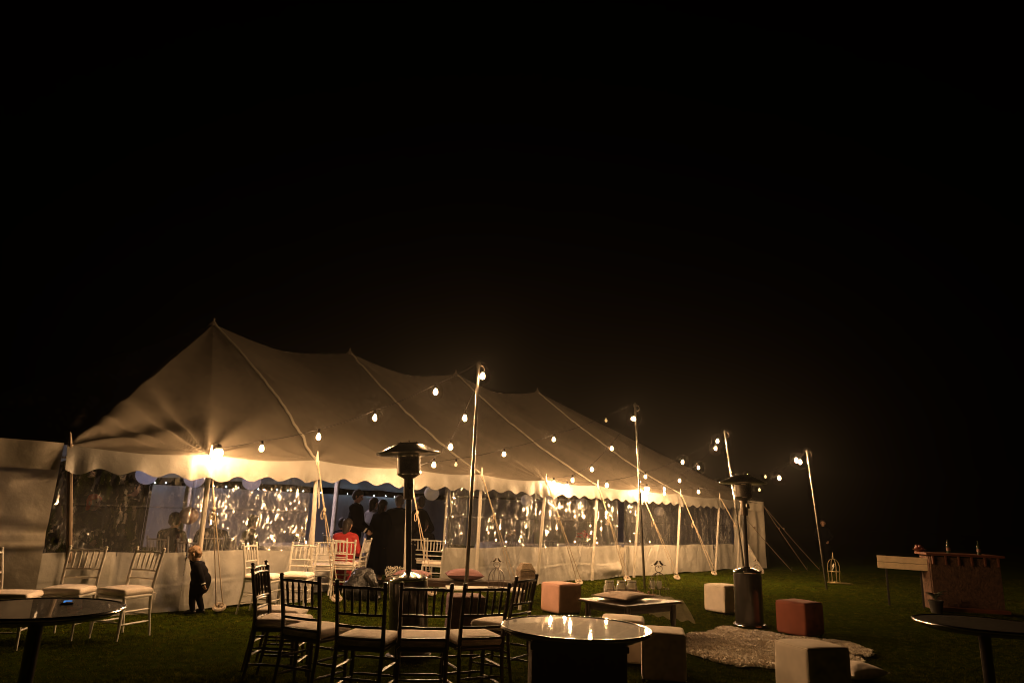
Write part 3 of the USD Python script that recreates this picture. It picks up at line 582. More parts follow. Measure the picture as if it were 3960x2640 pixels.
# ------------------------------------------------------------------ shaggy rug
rugm = M('shaggy_cream_wool', (.70, .62, .52), .95, var=.08, vscale=5)
rp = [(2.2, 8.9), (2.5, 9.7), (3.22, 10.5), (3.71, 10.15), (4.5, 9.6), (4.55, 9.0), (4.0, 8.2), (3.02, 7.8), (2.55, 7.9), (2.3, 8.3)]
from shapely.geometry import Polygon, Point
import shapely
poly = Polygon(rp).buffer(.12).buffer(-.1); edge = np.array(poly.exterior.segmentize(.05).coords)[:-1]
edge += (meshkit.fbm(np.c_[edge*3.5, edge[:, :1]*0], 3, 4)-.5)[:, None]*.34*(edge-[3.3, 9.1])/np.linalg.norm(edge-[3.3, 9.1], axis=1, keepdims=True)
poly = Polygon(edge).buffer(0); inner = poly.buffer(-.05)
rug = thing('shaggy_rug', 'cream shaggy sheepskin rug spread on the lawn among the stools', 'rug', (3.3, 9.0, 0))
rr_ = np.random.default_rng(5)
base = trimesh.creation.extrude_polygon(inner if inner.geom_type == 'Polygon' else max(inner.geoms, key=lambda q: q.area), .018, engine='earcut'); base.apply_translation((-3.3, -9.0, .006))
obj('backing', base, rugm, rug)
q = rr_.uniform((1.9, 7.4), (4.9, 10.9), (60000, 2)); q = q[shapely.contains_xy(poly, q[:, 0], q[:, 1])][:26000]
hh = (.020+.014*rr_.random(len(q))+.010*meshkit.fbm(np.c_[q*6, q[:, :1]*0], 3, 9)); a = rr_.uniform(0, 6.28, len(q)); la = meshkit.noise(np.c_[q*4, q[:, :1]*0], 2)*9
S_ = np.c_[np.cos(a), np.sin(a), a*0]*.011; LN = np.c_[np.cos(la), np.sin(la), la*0]*.010+rr_.normal(0, .012, (len(q), 3))*[1, 1, 0]; O_ = np.c_[q-[3.3, 9.0], q[:, :1]*0+.008]; Z_ = np.c_[a*0, a*0, hh]
tv = np.stack([O_-S_, O_+S_, O_+LN*.7+S_*.9+Z_*.75, O_+LN*.7-S_*.9+Z_*.75, O_+LN*1.7+Z_], 1).reshape(-1, 3)
b_ = (np.arange(len(q))*5)[:, None, None]; tf = (b_+np.array([[0, 1, 2], [0, 2, 3], [3, 2, 4]])[None]).reshape(-1, 3)
tag(obj('pile', (tv, tf), rugm, rug, smooth=False), kind='stuff')
def pillow(name, label, catg, loc, rot, size, mat, group=None, tilt=(0, 0)):
    n = 26; u = np.linspace(-1, 1, n); U, W = np.meshgrid(u, u, indexing='ij')
    th = (np.clip(1-U**2, 0, 1)*np.clip(1-W**2, 0, 1))**.42; sx = 1-.10*(1-U**2)*0; pin = 1-.09*np.cos(U*np.pi/2); pin2 = 1-.09*np.cos(W*np.pi/2)
    X, Y = U*pin2*size[0]/2, W*pin*size[1]/2; nz = (meshkit.fbm(np.stack([U*3+loc[0], W*3, U*0], -1), 3, 6)-.5)*.25+1
    top = np.stack([X, Y, size[2]/2*(1+th*nz)], -1); bot = np.stack([X, Y, size[2]/2*(1-th)], -1)[:, ::-1]
    p = thing(name, label, catg, loc, rot, group, tilt)
    obj('cover', cat(grid(top), grid(bot)), mat, p, smooth=True)
    e = size[0]/2, size[1]/2
    obj('piping', tube([(-e[0], -e[1], size[2]/2), (0, -e[1]*.91, size[2]/2), (e[0], -e[1], size[2]/2), (e[0]*.91, 0, size[2]/2), (e[0], e[1], size[2]/2), (0, e[1]*.91, size[2]/2), (-e[0], e[1], size[2]/2), (-e[0]*.91, 0, size[2]/2), (-e[0], -e[1], size[2]/2)], .005, 5), mat, p)
    return p
pillow('floor_cushion', 'pale floor cushion lying behind the nearest white cube stool', 'cushion', (3.62, 7.55, 0), .4, (.5, .45, .16), CUSHION)

# ------------------------------------------------------------------ bench, its cushions, white low table
bd = V3(.995, .10, 0); bang = math.atan2(.10, .995)
bench = thing('bench', 'long dark wooden bench standing before the right tent skirt', 'bench', (-.75, 12.45, 0), bang)
for k in range(3): obj('seat_plank', box(2.5, .125, .04, (0, -.135+.135*k, .33), .008), BROWNWOOD, bench)
obj('apron', box(2.4, .03, .07, (0, -.18, .275), .006), BROWNWOOD, bench); obj('apron', box(2.4, .03, .07, (0, .18, .275), .006), BROWNWOOD, bench)
for sx in (-1, 1):
    for sy in (-1, 1): obj('leg', box(.06, .06, .31, (sx*1.1, sy*.15, .155), .008), BROWNWOOD, bench)
MAUVE = M('mauve_velvet', (.16, .075, .075), .85, var=.15, vscale=14, bump=.4, bscale=60)
pillow('cushion', 'plump mauve cushion on the bench behind the nearest light pole', 'cushion', (-.66, 12.40, .34), bang+.05, (.64, .46, .20), MAUVE, 'mauve cushions on the bench')
pillow('cushion', 'flatter mauve cushion on the bench behind the near heater post', 'cushion', (-1.55, 12.35, .34), bang-.1, (.62, .46, .15), MAUVE, 'mauve cushions on the bench')
wt = thing('low_table', 'low white table top between bench and dark chairs', 'table', (-.28, 11.75, 0), .15)
obj('table_top', box(1.25, .5, .035, (0, 0, .285), .008), WHITEWOOD, wt)
for sx in (-1, 1):
    for sy in (-1, 1): obj('leg', box(.05, .05, .27, (sx*.55, sy*.2, .135), .006), WHITEWOOD, wt)
ls = thing('wicker_lantern', 'tapered grey-brown wicker lantern with wire handle at the right end of the bench', 'lantern', (.40, 12.55, .352), .3)
wk = M('grey_wicker', (.20, .15, .095), .9, var=.4, vscale=40, bump=.8, bscale=90)
body = Manifold.batch_hull([Manifold.cube([.27, .25, .02], True).translate([0, 0, .012]), Manifold.cube([.26, .24, .02], True).translate([0, 0, .19]), Manifold.cube([.15, .14, .02], True).translate([0, 0, .30])])
obj('body', to_tri(body.refine_to_length(.03)), wk, ls)
for k in range(9): z = .025+.02*k; obj('woven_band', tube([(-.137, -.127, z), (.137, -.127, z), (.137, .127, z), (-.137, .127, z), (-.137, -.127, z)], .006, 5), wk, ls)
obj('handle', tube(curve([(-.13, -.14, .2), (-.05, -.15, .215), (.08, -.15, .19), (.135, -.13, .05)], 12), .0045, 5), GALV, ls)

# ------------------------------------------------------------------ birdcages with pairs of birds
def bird(x, s):
    b = blend([hull([((x, 0, .02), .014), ((x+.02*s, 0, .0), .016)]), hull([((x+.02*s, 0, 0), .014), ((x+.035*s, 0, -.012), .006)]), hull([((x-.006*s, 0, .037), .0115), ((x, 0, .02), .012)])], .008, 4)
    tail = box(.055, .012, .005); roty(tail, .35*s); mv(tail, (x+.055*s, 0, -.005-.004))
    beak = tube([(x-.014*s, 0, .038), (x-.027*s, 0, .036)], [.004, .001], 5)
    return cat(b, tail, beak)
def make_cage(loc, label, rot, scale=1.):
    c = thing('birdcage', label, 'birdcage', loc, rot, 'wire cages topped by two birds'); r, h = .13*scale, .24*scale
    obj('base_ring', cat(torus(r, .005, (0, 0, .006), 24, 6), torus(r, .004, (0, 0, .11*scale), 24, 6)), WIREM, c)
    for k in range(8):
        a = k*math.pi/4+.2; q = [(r*math.cos(a), r*math.sin(a), 0), (r*math.cos(a), r*math.sin(a), h*.55), (r*.86*math.cos(a), r*.86*math.sin(a), h*.9), (r*.45*math.cos(a), r*.45*math.sin(a), h*1.18), (0, 0, h*1.28)]
        obj('cage_wire', tube(curve(q, 14), .0036, 5), WIREM, c)
    top = h*1.28; R = .047*scale
    obj('finial_ring', tube([(R*1.05*math.sin(a), 0, top+R+R*math.cos(a)*(1 if abs(a-math.pi) < 2.2 else .8)) for a in np.linspace(.45, 2*math.pi-.45, 22)], .004, 5), WIREM, c)
    for s in (-1, 1): obj('scroll', tube([(s*(.012+.012*math.cos(a))*scale, 0, top+R*1.45+.013*scale*math.sin(a)) for a in np.linspace(0, 5, 12)], .003, 5), WIREM, c)
    for s in (-1, 1): obj('bird', mv(bird(s*.026*scale, s), (0, 0, top+2*R+.006)), M('bronze_bird', (.06, .045, .02), .45, metal=.5), c)
    return c
cg = make_cage((-.10, 11.72, .302), 'wire birdcage with two birds standing on the low white table', .1, 1.05)
dup(cg, (2.12, 9.75, .472), .2, 'faint wire birdcage with two birds on the coffee table')
dup(cg, (7.42, 20.9, 0), .1, 'small bird-topped wire cage by the right tent corner')
c3 = thing('tall_birdcage', 'tall dome-topped wire birdcage standing on the dark lawn by the rightmost pole', 'birdcage', (9.05, 19.56, 0))
BRASS = M('dull_brass_wire', (.45, .36, .2), .4, metal=.8)
for z in (.02, .3): obj('ring', torus(.16, .008, (0, 0, z), 24, 6), BRASS, c3)
for k in range(8):
    a = k*math.pi/4; obj('cage_wire', tube(curve([(.16*math.cos(a), .16*math.sin(a), 0), (.16*math.cos(a), .16*math.sin(a), .42), (.12*math.cos(a), .12*math.sin(a), .56), (0, 0, .64)], 14), .006, 5), BRASS, c3)
obj('finial', cat(tube([(0, 0, .63), (0, 0, .74), (.01, 0, .80)], [.012, .014, .005], 6), torus(.03, .005, (0, 0, .68), 12, 5)), BRASS, c3)
obj('perch_bird', cat(sphere(.03, (.0, 0, .44), 2, (1, 1, 1.3)), sphere(.02, (.01, 0, .49), 2), tube([(0, 0, .42), (-.03, 0, .33)], [.014, .006], 6)), M('white_bird', (.5, .45, .38), .6), c3)
obj('tray', box(.6, .4, .012, (.12, 0, .006), .004), BRASS, c3)

# ------------------------------------------------------------------ coffee table and what stands on it
ct = thing('coffee_table', 'low dark wooden coffee table with turned legs and draped cloth', 'table', (1.67, 9.36, 0), .715)
# local x along the long side
obj('table_top', box(1.14, .80, .03, (0, 0, .455), .008), BROWNWOOD, ct)
obj('apron', box(.92, .02, .09, (0, -.32, .395), .004), BROWNWOOD, ct); obj('apron', box(.92, .02, .09, (0, .32, .395), .004), BROWNWOOD, ct)
obj('apron', box(.02, .62, .09, (-.46, 0, .395), .004), BROWNWOOD, ct); obj('apron', box(.02, .62, .09, (.46, 0, .395), .004), BROWNWOOD, ct)
for sx in (-1, 1):
    for sy in (-1, 1):
        obj('leg', mv(lathe([(0, 0), (.02, 0), (.026, .05), (.022, .1), (.034, .2), (.040, .3), (.040, .43), (0, .43)], 14), (sx*.46, sy*.32, 0)), BROWNWOOD, ct)
CT = lambda x, y, z=.472: V3(1.67, 9.36, 0)+V3(math.cos(.715)*x-math.sin(.715)*y, math.sin(.715)*x+math.cos(.715)*y, z)
pillow('cushion', 'flat mauve-grey cushion lying on the coffee table', 'cushion', CT(-.10, .04), .85, (.70, .52, .10), M('mauve_grey_linen', (.46, .36, .30), .9, var=.15, bump=.3, bscale=50))
rc = thing('draped_cloth', 'sheer pale cloth bunched over the right end of the coffee table', 'cloth', (0, 0, 0))
P = np.zeros((34, 26, 3))
for i in range(34):
    for j in range(26):
        u, v = i/33, j/25; x = .12+.62*u; y = -.36+.74*v-.1*u; z = .478+.035*max(0, fb(u*3, v*3, 1.2, 8)*2)+.01
        over = max(0, x-.52)
        if over > 0: z -= over*1.25; x = .52+over*.75
        q = CT(x, y+.05*math.sin(u*5), max(z+.012*math.sin(v*24+u*4)*(.3+u), .02)); P[i, j] = q
SHEER = usdkit.material(stage, '/World/Looks/sheer_cloth', {'d': ('diffuse_bsdf', {'color': (.5, .42, .34)}), 't': ('transparent_bsdf', {}), 'm': ('mix_closure', {'fac': .42}), 'l': ('translucent_bsdf', {'color': (.5, .42, .34)}), 'm2': ('mix_closure', {'fac': .3})}, [('d.BSDF', 'm2.closure1'), ('l.BSDF', 'm2.closure2'), ('t.BSDF', 'm.closure1'), ('m2.closure', 'm.closure2')], surface='m.closure')
obj('cloth', grid(P), SHEER, rc, smooth=True)
FLW = M('dried_rose_petals', (.20, .07, .06), .8, var=.4, vscale=60); FLP = M('pink_petals', (.50, .28, .26), .8, var=.3, vscale=50)
def posy(loc, label, mat, n=14, r=.05, sd=1):
    g = np.random.default_rng(sd); b = thing('posy', label, 'flowers', loc)
    for k in range(n):
        c = V3(g.normal(0, r*.7), g.normal(0, r*.5), abs(g.normal(.02, .015))); obj('bloom', cat(sphere(.017, c, 1, (1, 1, .7)), torus(.013, .005, c+V3(0, 0, .006), 8, 4)), mat, b)
    obj('stem', tube([(-.02, 0, .01), (.1, .03, .012)], .004, 5), M('green_stem', (.05, .08, .03), .7), b)
posy(CT(.16, .05, .50), 'dark dried rose posy in front of the glass jars', FLW, 12, .04, 1)
posy(CT(.28, .06, .50), 'pale pink posy right of the glass jars', FLP, 14, .045, 2)
posy(CT(.36, -.02, .50), 'small dusky posy nearest the wine glasses', FLP, 9, .035, 3)
SAND = M('sand_filling', (.62, .52, .42), .9, var=.2, vscale=50)
def jar(loc, label, s=1., first=[None]):
    if first[0]: return dup(first[0], loc, 0, label)
    j = thing('glass_jar', label, 'jar', loc, 0, 'glass jars on the coffee table'); r, h = .055*s, .15*s
    obj('glass', lathe([(0, 0), (r*.93, 0), (r, .012), (r, h*.62), (r*.78, h*.76), (r*.76, h*.8), (r*.82, h*.82), (r*.82, h*.98), (r*.80, h), (r*.76, h*.99), (r*.74, h*.78), (r*.95, h*.6), (r*.95, .014), (0, .010)], 28), THINGLASS, j)
    obj('screw_ring', torus(r*.80, .004, (0, 0, h*.9), 24, 6), GALV, j)
    obj('filling', lathe([(0, .012), (r*.92, .014), (r*.92, h*.50), (0, h*.52)], 20), SAND, j)
    first[0] = j; return j
jar((1.43, 9.62, .472), 'leftmost glass jar, standing apart on the coffee table', 1.36)
jar((1.60, 9.68, .472), 'middle one of three glass jars, touching the cushion'); jar((1.75, 9.74, .472), 'glass jar beside the foot of the second light pole')
def wine(loc, label, first=[None]):
    if first[0]: return dup(first[0], loc, 0, label)
    g = thing('wine_glass', label, 'wine glass', loc, 0, 'wine glasses on the coffee table')
    obj('bowl', lathe([(0, .10), (.018, .104), (.034, .13), (.038, .165), (.034, .21), (.0325, .21), (.0365, .165), (.0325, .131), (.016, .107), (0, .104)], 24), THINGLASS, g)
    obj('stem', tube([(0, 0, .004), (0, 0, .03), (0, 0, .09), (0, 0, .102)], [.008, .004, .004, .009], 8), THINGLASS, g)
    obj('foot', lathe([(0, .006), (.012, .005), (.034, .002), (.034, 0), (0, 0)], 20), THINGLASS, g)
    first[0] = g; return g
wine((2.03, 9.72, .475), 'left one of two stemmed wine glasses on the coffee table'); wine((2.12, 9.73, .475), 'right one of two stemmed wine glasses on the coffee table')
ash = thing('glass_ashtray', 'small glass dish glinting at the foot of the wine glasses', 'dish', CT(.40, -.12, .497))
obj('dish', lathe([(0, .004), (.04, .004), (.05, .022), (.046, .026), (.04, .012), (0, .010)], 20), THINGLASS, ash)

# ------------------------------------------------------------------ brick bar counter at the right
bar = thing('bar_counter', 'dark rustic bar counter with jutting top at the right', 'bar counter', (9.08, 13.95, 0), math.atan2(-.35, 1.55))
WEAVE = M('dark_reed_panel', (.105, .052, .032), .85, var=.5, vscale=16, bump=1., bscale=28, bdist=.03); BARW = M('reddish_bar_wood', (.13, .042, .022), .5, var=.3, bump=.2, bscale=30)
obj('front_panel', box(1.20, .05, .98, (-.14, -.27, .51), .006), WEAVE, bar); obj('side_panel', box(.05, .50, .98, (-.73, 0, .51), .006), WEAVE, bar); obj('side_panel', box(.05, .50, .98, (.44, 0, .51), .006), WEAVE, bar)
for k in range(4): obj('top_plank', box(1.36, .165, .045, (-.14, -.27+.172*k, 1.045), .008), BARW, bar)
for k in range(6): obj('bracket', box(.035, .05, .16, (-.70+.225*k, -.32, .94), .005), BARW, bar)
obj('foot_ledge', box(1.26, .14, .07, (-.14, -.37, .06), .008), BARW, bar)
sh = thing('plank_shelf', 'two pale planks forming a crate side at the left end of the bar', 'shelf', (7.95, 14.2, 0), -.55)
for k in range(2): obj('plank', box(.88, .025, .118, (0, 0, .90-.124*k), .005), M('pale_plank', (.62, .47, .30), .6, var=.15, vscale=8, bump=.2, bscale=20), sh)
for sx in (-1, 1): obj('post', box(.04, .04, .96, (sx*.30, .20, .48), .006), M('blackened_wood', (.012, .009, .007), .8), sh)
obj('shelf_board', box(.70, .40, .02, (0, .22, .78), .004), BARW, sh)
fb_ = thing('fruit_bowl', 'small heap of red fruit at the left end of the bar', 'fruit', (8.35, 14.25, 1.068))
obj('bowl', lathe([(0, 0), (.06, 0), (.13, .05), (.12, .052), (.055, .012), (0, .012)], 24), BARW, fb_)
for k in range(8): a = k*.9; obj('fruit', sphere(.035, (.055*math.cos(a)*(k > 0), .055*math.sin(a)*(k > 0), .06+.02*(k % 3)), 2), M('red_fruit', (.14, .02, .012), .35, var=.3), fb_)
def bottle(loc, label, first=[None]):
    if first[0]: return dup(first[0], loc, 0, label)
    b = thing('bottle', label, 'bottle', loc, 0, 'bottles at the bar')
    obj('glass', lathe([(0, 0), (.035, 0), (.037, .01), (.037, .14), (.03, .165), (.014, .19), (.013, .24), (.016, .245), (.016, .255), (0, .255)], 20), M('green_bottle_glass', (.02, .03, .012), .08, coat=.8), b)
    obj('label_band', lathe([(.0376, .05), (.0376, .11)], 20), BARW, b); first[0] = b; return b
bottle((8.75, 13.95, 1.068), 'bottle standing near the middle of the bar counter'); 
bottle((9.25, 13.80, 1.068), 'bottle standing at the right end of the bar counter')
pl_ = thing('potted_plant', 'small dark pot plant at the left foot of the bar', 'plant', (8.12, 13.5, 0))
obj('pot', lathe([(0, 0), (.09, 0), (.12, .2), (.13, .2), (.13, .23), (.11, .23), (.1, .19), (0, .19)], 20), M('blackened_wood'), pl_)
for k in range(16):
    a, l = k*2.4, .12+.1*random.random(); q = curve([(0, 0, .19), (.3*l*math.cos(a), .3*l*math.sin(a), .19+l*.8), (l*math.cos(a), l*math.sin(a), .19+l)], 6)
    obj('leaf', tube(q, [.004, .012, .018, .018, .012, .002], 4), M('dull_leaf', (.03, .035, .016), .7), pl_)

# ------------------------------------------------------------------ inside the tent
def lantern(t, w, z, r, label, mat, first={}):
    k = 'w' if mat is LANTERNW else 'b'
    lo = T(t, w, z)
    l = thing('paper_lantern', label, 'paper lantern', lo, 0, 'round paper lanterns inside the tent')
    n, m_ = 26, 24; P = np.zeros((m_+1, n+1, 3))
    for i in range(m_+1):
        for j in range(n+1):
            a, b = 2*math.pi*i/m_, math.pi*(.06+.88*j/n); q = r*(1-.02*(j % 2)); P[i, j] = (q*math.sin(b)*math.cos(a), q*math.sin(b)*math.sin(a), -q*math.cos(b)*.94)
    obj('shade', grid(P), mat, l, smooth=True); obj('ring', torus(r*.2, .004, (0, 0, r*.92), 16, 5), BLACKWIRE, l)
    obj('cord', tube([(0, 0, r*.9), (0, 0, r*.9+.5)], .003, 5), BLACKWIRE, l)
lantern(-.72, .8, 1.83, .15, 'bluish paper lantern hanging left of the flood lamp pole', LANTERN)
lantern(.2, 1.3, 1.84, .16, 'paper lantern half hidden by the valance right of the flood lamp pole', LANTERN)
lantern(1.12, 1.2, 1.84, .15, 'blurred paper lantern behind crumpled plastic left of the doorway pole', LANTERN)
lantern(4.92, .9, 1.83, .155, 'paper lantern at the right edge of the doorway', LANTERNW)
lantern(7.85, .8, 1.80, .15, 'paper lantern right of the pole with two bulbs', LANTERNW)
lantern(9.3, 1.2, 1.88, .15, 'faint paper lantern behind the window right of the crumpled plastic', LANTERNW)
lantern(10.35, 1.0, 1.80, .17, 'pale paper lantern left of the second light pole', LANTERNW)
lantern(13.85, .7, 1.72, .15, 'left of two touching paper lanterns behind the second light pole', LANTERNW)
lantern(12.15, .6, 1.74, .16, 'bright right one of two touching paper lanterns by the flood lamp', LANTERNW)
lantern(.02, .9, 1.27, .14, 'low pinkish round lantern seen through plastic behind the guy rope', M('pinkish_paper', (.55, .36, .26), .8))
def party_table(loc, label, flw, sd):
    t = thing('dressed_table', label, 'table', loc, 0, 'dressed tables inside the tent')
    n = 72; P = np.zeros((n+1, 10, 3)); 
    for i in range(n+1):
        a = 2*math.pi*i/n
        for j in range(10):
            u = j/9; r = .80 if j < 2 else .80+.10*(u)*(1+.35*math.sin(a*14)); P[i, j] = (r*math.cos(a)*(1 if j else 0), r*math.sin(a)*(1 if j else 0), .76-(.74*max(0, (j-1)/8)))
    obj('tablecloth', grid(P), LINEN, t, smooth=40)
    v = thing('centrepiece', flw[1], 'flowers', V3(*loc)+V3(0, 0, .762)); g = np.random.default_rng(sd)
    obj('vase', lathe([(0, 0), (.06, 0), (.075, .06), (.06, .16), (.055, .16), (.07, .06), (.05, .01), (0, .01)], 20), CLEARGLASS, v)
    for k in range(22):
        c = V3(g.normal(0, .07), g.normal(0, .07), .25+g.normal(0, .05)); obj('bloom', cat(sphere(.035, c, 1, (1, 1, .75)), torus(.022, .009, c+V3(0, 0, .012), 8, 4)), flw[0], v)
    for k in range(2):
        cd = thing('candle', 'lit candle on the %s' % flw[2] if k == 0 else 'second lit candle on the %s' % flw[2], 'candle', V3(*loc)+V3((-.3, .28)[k], -.35, .762))
        obj('wax', lathe([(0, 0), (.03, 0), (.03, .06), (0, .06)], 12), SHIRT, cd); obj('flame', sphere(.012, (0, 0, .078), 1, (1, 1, 1.8)), CANDLE, cd)
PINKF = M('deep_pink_blooms', (.5, .06, .09), .7, var=.3, vscale=40); CREAMF = M('cream_blooms', (.6, .52, .38), .7, var=.2, vscale=40)
party_table((2.15, 18.9, 0), 'white-clothed table behind the clear window with deep pink flowers', (PINKF, 'deep pink flowers seen through the window left of the second light pole', 'table with deep pink flowers'), 3)
party_table((.1, 17.9, 0), 'white-clothed table behind the most crumpled plastic', (CREAMF, 'cream flowers behind the most crumpled plastic', 'table behind the most crumpled plastic'), 4)
party_table((-3.9, 13.4, 0), 'white-clothed table inside, left of the doorway', (CREAMF, 'cream flowers on the table left of the doorway', 'table left of the doorway'), 5)
party_table((4.0, 21.2, 0), 'white-clothed table farthest right inside the tent', (CREAMF, 'cream flowers on the table farthest right', 'table farthest right inside the tent'), 6)
# black drape at the dance floor end, and an unseen lamp lighting the interior
dr = thing('black_drape', 'large black drape behind the leftmost plastic window', 'drape', T(-1.1, 2.6), TANG)
dP = np.zeros((60, 8, 3))
for i in range(60):
    for j in range(8): dP[i, j] = (-.85+2.0*i/59, .05*math.sin(i*.9), 2.05*j/7-.12*(j == 7)*math.sin(i*.15))
obj('cloth', grid(dP), M('black_velvet', (.006, .005, .007), .95), dr, smooth=True)
for sx in (-.9, 1.17): obj('stand', tube([(sx, 0, 0), (sx, 0, 2.1)], .02, 8), BLACKMETAL, dr)
obj('crossbar', tube([(-.92, 0, 2.07), (1.19, 0, 2.07)], .016, 8), BLACKMETAL, dr)
sl = thing('stage_lamp', 'unseen violet lamp hung high inside the tent, lighting its interior', 'stage lamp', T(3.8, 6.6, 3.9))  # out of view, placed to brighten the tent interior
obj('housing', mv(lathe([(0, .12), (.08, .12), (.12, .0), (.11, 0), (.07, .1), (0, .1)], 20), (0, 0, 0)), BLACKMETAL, sl)
obj('lens', lathe([(0, .004), (.10, .004), (.10, .0), (0, .0)], 20), EM('violet_lens', (.90, .68, .72), 3600.), sl)
obj('cord', tube([(0, 0, .12), (0, 0, 1.0)], .008, 5), BLACKWIRE, sl)

cs = thing('candle_stand', 'tall candle stand glowing at the left edge of the leftmost window', 'candle stand', (-6.05, 10.45, 0))
obj('stand', lathe([(0, 0), (.15, 0), (.15, .02), (.02, .04), (.018, 1.0), (.09, 1.03), (.09, 1.05), (0, 1.05)], 20), BLACKMETAL, cs)
for k in range(3):
    c_ = obj('candle', mv(lathe([(0, 0), (.02, 0), (.02, .07), (0, .07)], 10), (-.05+.05*k, .02*(k % 2), 1.05)), SHIRT, cs)
    obj('flame', sphere(.011, (-.05+.05*k, .02*(k % 2), 1.14), 1, (1, 1, 1.8)), CANDLE, c_)
# ------------------------------------------------------------------ people
def hand(w, d, side, s):
    """Palm, four unequal bent fingers and a thumb leaving the side of the palm; d = direction of the hand, side = thumb side."""
    d = V3(*d)/np.linalg.norm(d); side = V3(*side); side = side-d*(side@d); side /= np.linalg.norm(side); nn = np.cross(d, side); out = []
    pc = V3(*w)+d*.045*s
    out.append(hull([(V3(*w), .022*s), (pc+side*.026*s, .013*s), (pc-side*.026*s, .012*s), (pc+d*.035*s+side*.026*s, .011*s), (pc+d*.035*s-side*.026*s, .010*s)], 10))
    for k, (of, L) in enumerate([(.028, .070), (.010, .078), (-.009, .073), (-.027, .056)]):
        b = pc+d*.035*s+side*of*s; k1 = b+(d*.8+nn*.35)*L*.5*s; k2 = k1+(d*.45+nn*.8)*L*.5*s
        out += [hull([(b, .0095*s), (k1, .0088*s)], 8), hull([(k1, .0088*s), (k2, .0075*s)], 8)]
    t0 = V3(*w)+d*.03*s+side*.024*s; t1 = t0+(side*.7+d*.7)*.034*s; t2 = t1+(d*.9+nn*.3)*.026*s
    out += [hull([(t0, .012*s), (t1, .0105*s)], 8), hull([(t1, .0105*s), (t2, .0085*s)], 8)]
    return out
def person(label, loc, rot, H, J=None, top=SUIT, bottom=SUIT, hair=HAIRD, skirt=None, coat=None, long_hair=False, cat_='person', head_tilt=(0, 0), fem=False, shirt=True, stout=1., child=False, shoes=SHOE):
    p = thing('person', label, cat_, loc, rot)
    j = dict(pel=(0, 0, .53), che=(0, -.005, .70), shl=(-.105, 0, .80), shr=(.105, 0, .80), nec=(0, .0, .845), hed=(0, .012, .93), hpl=(-.048, 0, .51), hpr=(.048, 0, .51), knl=(-.056, .012, .28), knr=(.056, .012, .28),
             anl=(-.058, -.01, .04), anr=(.058, -.01, .04), tol=(-.066, .085, .016), tor=(.066, .085, .016), ell=(-.142, -.02, .635), elr=(.142, -.02, .635), wrl=(-.15, .045, .49), wrr=(.15, .045, .49))
    if fem: j['shl'], j['shr'] = (-.09, 0, .80), (.09, 0, .80)
    if J: j.update(J)
    j = {k: V3(*v)*H for k, v in j.items()}; r = lambda x: x*H
    st = stout
    def bones(inf, which):
        i = inf; B = []
        if 'torso' in which:
            B += [hull([(j['pel']+V3(-.045, 0, -.02)*H, r(.052*st)+i), (j['pel']+V3(.045, 0, -.02)*H, r(.052*st)+i), (j['che']*.4+j['pel']*.6+V3(-.03, .005, 0)*H, r(.053*st)+i), (j['che']*.4+j['pel']*.6+V3(.03, .005, 0)*H, r(.053*st)+i)]),
                  hull([(j['che']*.4+j['pel']*.6+V3(-.03, .005, 0)*H, r(.053*st)+i), (j['che']*.4+j['pel']*.6+V3(.03, .005, 0)*H, r(.053*st)+i), (j['che']+V3(-.05, .005, 0)*H, r(.056*st)+i), (j['che']+V3(.05, .005, 0)*H, r(.056*st)+i), (j['shl']*.8+j['shr']*.2-V3(0, 0, .01)*H, r(.038)+i), (j['shr']*.8+j['shl']*.2-V3(0, 0, .01)*H, r(.038)+i)]),
                  hull([(j['shl'], r(.036)+i), (j['shr'], r(.036)+i), (j['nec']-V3(0, 0, .02)*H, r(.036)+i)])]
        if 'arms' in which:
            for s in 'lr': B += [hull([(j['sh'+s], r(.036)+i), (j['el'+s], r(.027)+i)]), hull([(j['el'+s], r(.027)+i), (j['wr'+s], r(.018)+i*(1.3))])]
        if 'legs' in which:
            for s in 'lr': B += [hull([(j['hp'+s], r(.053*st)+i), (j['kn'+s], r(.036)+i)]), hull([(j['kn'+s], r(.036)+i), (j['an'+s]*.4+j['kn'+s]*.6, r(.036)+i), (j['an'+s]+V3(0, 0, .01)*H, r(.023)+i*1.2)])]
        if 'feet' in which:
            for s in 'lr': B += [hull([(j['an'+s], r(.024)+i), (j['an'+s]+(j['an'+s]-j['to'+s])*.25-V3(0, 0, .02)*H, r(.018)+i), (j['to'+s], r(.016)+i), (j['to'+s]+(j['an'+s]-j['to'+s])*.4+V3(0, 0, .006)*H, r(.02)+i)])]
        return B
    hs = 1.5 if child else 1.; h = j['hed']; hr = H*hs
    fx, fz = head_tilt; Rm = trimesh.transformations.euler_matrix(fx, 0, fz)[:3, :3]
    hp = lambda x, y, z: h+Rm@(V3(x, y, z)*hr)
    head = [hull([(hp(0, -.012, .018), .048*hr), (hp(0, .006, .012), .046*hr), (hp(0, .016, -.03), .033*hr), (hp(0, .026, -.048), .018*hr)]), hull([(j['nec'], r(.030)), (hp(0, -.008, -.03), .030*hr)]),
            hull([(hp(0, .050, .004), .006*hr), (hp(0, .060, -.013), .0085*hr), (hp(0, .046, -.016), .011*hr)], 8), hull([(hp(-.013, .047, -.033), .005*hr), (hp(.013, .047, -.033), .005*hr), (hp(0, .051, -.035), .005*hr)], 8)]
    for s in (-1, 1): head += [hull([(hp(.048*s, -.006, .004), .011*hr), (hp(.046*s, -.004, -.018), .007*hr)], 8), hull([(hp(.02*s, .043, .012), .008*hr), (hp(.008*s, .048, .013), .007*hr)], 8)]
    hands = []
